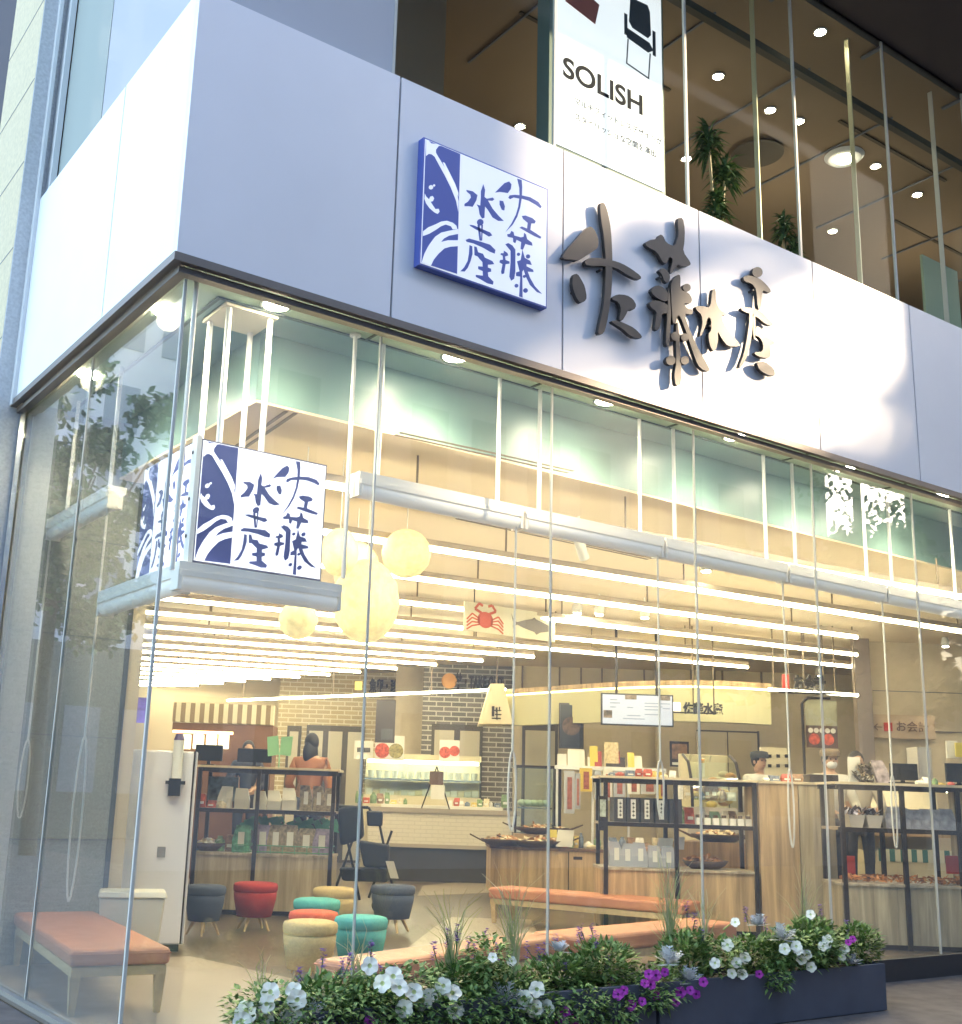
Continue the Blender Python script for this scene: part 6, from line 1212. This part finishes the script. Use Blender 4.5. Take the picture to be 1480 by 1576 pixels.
for (u, vb, vt, n, spread, lb) in ((400, 1576, 1470, 9, .16, 'thin grass clump at the far left end of the planter'), (545, 1540, 1435, 12, .22, 'thin grass clump beside the left glass joint'), (693, 1500, 1375, 18, .34, 'tall arching grass clump in front of the beige floor'), (790, 1470, 1350, 24, .34, 'tallest arching grass clump near the middle glass joint'),
                                   (1030, 1450, 1330, 30, .36, 'dense arching grass clump in front of the right display shelf'), (1085, 1450, 1370, 14, .25, 'grass clump right of the dense arching one'), (1238, 1440, 1345, 18, .28, 'arching grass clump in front of the wooden block')):
    b0 = ay(u, vb, -.6); b0.z = ph-.04; tz = ay(u, vt, -.6).z; m = MB()
    for k in range(n*2):
        a = ru(0, 6.28); h = (tz-b0.z)*ru(.5, 1.2); out = spread*ru(.1, 1.5); dx = random.choice((-1, 1))*ru(.4, 1)*out; dy = math.sin(a)*out*.35; w_ = .0048; m.cur = 0 if rnd() < .6 else 1
        pts = [b0+Vector((ru(-.03, .03)+dx*f**2.2, ru(-.03, .03)*0+dy*f**2, h*(1.25*f-.25*f**3 if out < spread*.5 else 1.5*f-.62*f*f*f))) for f in (0, .2, .4, .6, .8, 1)]
        for i_ in range(5):
            sp = Vector((w_*(1-i_/5.5), 0, 0)); sq = Vector((w_*(1-(i_+1)/5.5), 0, 0)); m.add([pts[i_]-sp, pts[i_]+sp, pts[i_+1]+sq, pts[i_+1]-sq], [(0, 1, 2, 3)])
    single(m, 'ornamental_grass', gm, lb, 'grass plant', 'ornamental grasses in the planter boxes')
# ================================================================== surroundings seen in the glass, plus added light blockers
def block(name, x0, x1, y0, y1, h, colr, lb, floors, win=True, face=None):
    t = thing(name, ((x0+x1)/2, (y0+y1)/2, -.1), lb, 'building')
    MB().box(x0, x1, y0, y1, -.1, h).build('wall', mat(name+'_wall'+str(int(x0)), colr, .7, noise=.05, nscale=.5), t)
    wm = mat('street_window', (.16, .18, .22), .3, spec=.6); lw = mat('street_window_lit', (.7, .65, .5), .3, emis=.6, ecol=(1, .85, .6))
    m = MB(); k = 0
    for fl in range(floors):
        z0 = 1.2+fl*(h-1)/floors; z1 = z0+(h-1)/floors*.55
        for (ax_, a0, a1, c, sg) in (('x', x0, x1, y1, 1), ('x', x0, x1, y0, -1), ('y', y0, y1, x0, -1), ('y', y0, y1, x1, 1)):
            n = max(1, int((a1-a0)/1.7)); w_ = (a1-a0)/n
            for i in range(n):
                q0 = a0+i*w_+.35; q1 = a0+(i+1)*w_-.35
                m.cur = 1 if (rnd() < .1 and x0 > 27) else 0
                if ax_ == 'x': m.box(q0, q1, min(c, c+sg*.03), max(c, c+sg*.03), z0, z1)
                else: m.box(min(c, c+sg*.03), max(c, c+sg*.03), q0, q1, z0, z1)
    o = m.build('window_row', [wm, lw], t); o['kind'] = 'stuff'
    return t
block('office_building', -30, 26.5, -32, -14.5, 22, (.42, .45, .52), 'long grey blue office block across the street mirrored in the glass', 6)
block('office_building', 27.7, 46, -12.7, 12, 38, (.4, .4, .42), 'tall grey office block mirrored at the right end of the glass', 10)
block('added_low_building', 29, 50, -34, -15.6, 9.3, (.3, .3, .3), 'low grey building added behind the office block gap to block low sky', 3)  # added to hide the bright low sky from the glass reflections
block('shop_row', -22, -2.5, 28, 33, 5.5, (.1, .1, .09), 'low dark row of shops mirrored in the side glass', 1)
block('tower_building', -16, -6, 34, 46, 40, (.42, .44, .47), 'pale high tower mirrored in the side glass', 12)
block('dark_building', -14, -1.0, 60, 80, 30, (.06, .055, .09), 'dark distant building at the top left picture edge', 8)
def tree(x, y, zc, rx, rz, n, lb, leaf=.16, hole=.0):
    t = thing('street_tree', (x, y, -.1), lb, 'tree', 'street trees mirrored in the glass')
    m = MB(); m.cyl((x, y, -.1), (x+.1, y, zc-rz*.4), .18, .12, n=10)
    for k in range(9): a = ru(0, 6.28); m.cyl((x+.05, y, zc-rz*ru(.3, .9)), (x+math.cos(a)*rx*.7, y+math.sin(a)*rx*.7, zc+ru(-.3, .6)*rz), .06, .02, n=6)
    m.build('trunk', mat('bark', (.1, .08, .06), .9), t)
    c = MB(); lm = [mat('tree_leaf', (.07, .12, .03), .6), mat('tree_leaf_dark', (.04, .07, .02), .6)]
    cl = [(Vector((ru(-1, 1), ru(-1, 1), ru(-1, 1)))) for _ in range(40)]
    for k in range(n):
        b = random.choice(cl); 
        if b.length > 1: b = b/b.length
        p = Vector((x+b.x*rx, y+b.y*rx, zc+b.z*rz))+Vector((random.gauss(0, .3), random.gauss(0, .3), random.gauss(0, .22)))
        c.cur = 0 if rnd() < .6 else 1; q = Vector((ru(-1, 1), ru(-1, 1), ru(-1, 1))).normalized(); s_ = q.orthogonal().normalized(); c.add([p-q*leaf, p+s_*leaf*.6, p+q*leaf, p-s_*leaf*.6], [(0, 1, 2, 3)])
    if hole:
        for _ in range(9):
            b = Vector((x+ru(-1.6, 1.6), y+ru(-1.6, 1.6), ru(8.8, 11.6))); rr = ru(.2, .45)
            for k in range(45): p = b+Vector((random.gauss(0, rr), random.gauss(0, rr), random.gauss(0, rr*.6))); c.cur = 1; q = Vector((ru(-1, 1), ru(-1, 1), ru(-1, 1))).normalized(); s_ = q.orthogonal().normalized(); c.add([p-q*.1, p+s_*.06, p+q*.1, p-s_*.06], [(0, 1, 2, 3)])
        sun = Vector((math.sin(SUN_AZ)*math.cos(SUN_EL), math.cos(SUN_AZ)*math.cos(SUN_EL), math.sin(SUN_EL)))
        for su, sv_, rr in ((915, 520, .22), (940, 420, .17), (985, 455, .17), (980, 352, .17), (1065, 415, .14), (1105, 368, .22), (1185, 385, .2), (1222, 541, .13), (1150, 592, .12), (1010, 560, .15), (1170, 470, .1), (1255, 425, .1), (1330, 600, .1)):
            rr *= 1.0; b = ay(su, sv_, 0)+sun*ru(26.5, 29)  # leaf clusters added on sun rays to cast dappled shade on the fascia
            for k in range(105): p = b+Vector((random.gauss(0, rr), random.gauss(0, rr), random.gauss(0, rr*.5))); c.cur = 0; q = Vector((ru(-1, 1), ru(-1, 1), ru(-1, 1))).normalized(); s_ = q.orthogonal().normalized(); c.add([p-q*leaf, p+s_*leaf*.6, p+q*leaf, p-s_*leaf*.6], [(0, 1, 2, 3)])
    c.build('crown', lm, t)
tree(-4.6, 18, 7.4, 2.6, 3.0, 13000, 'street tree mirrored in the side glass', .12)
tree(26.2, -13.3, 12.7, 2.0, 1.2, 7500, 'tall street tree in the gap between office blocks, leaves added to shade the fascia', .14, 8)
tree(25.2, -12.4, 6.2, 2.2, 2.6, 9000, 'shorter street tree in the gap between the office blocks')
tree(15.0, -7.0, 4.6, 2.1, 1.0, 7000, 'unseen street tree added at the kerb to keep sun off the planters')  # added out of view to block low sun from the planters

# ================================================================== labels of look-alikes: say which one, counted from the left
from collections import defaultdict
dd = defaultdict(list)
for o in S.objects:
    if o.parent is None and 'label' in o: dd[o['label']].append(o)
for lb, L in dd.items():
    if len(L) < 2 or len(L) > 17: continue
    def sx(o): p = o.location-CAM; return p.dot(RT)/p.dot(FW)
    L.sort(key=sx)
    for i, o in enumerate(L): o['label'] = lb+', '+ORD[i]+' from left'
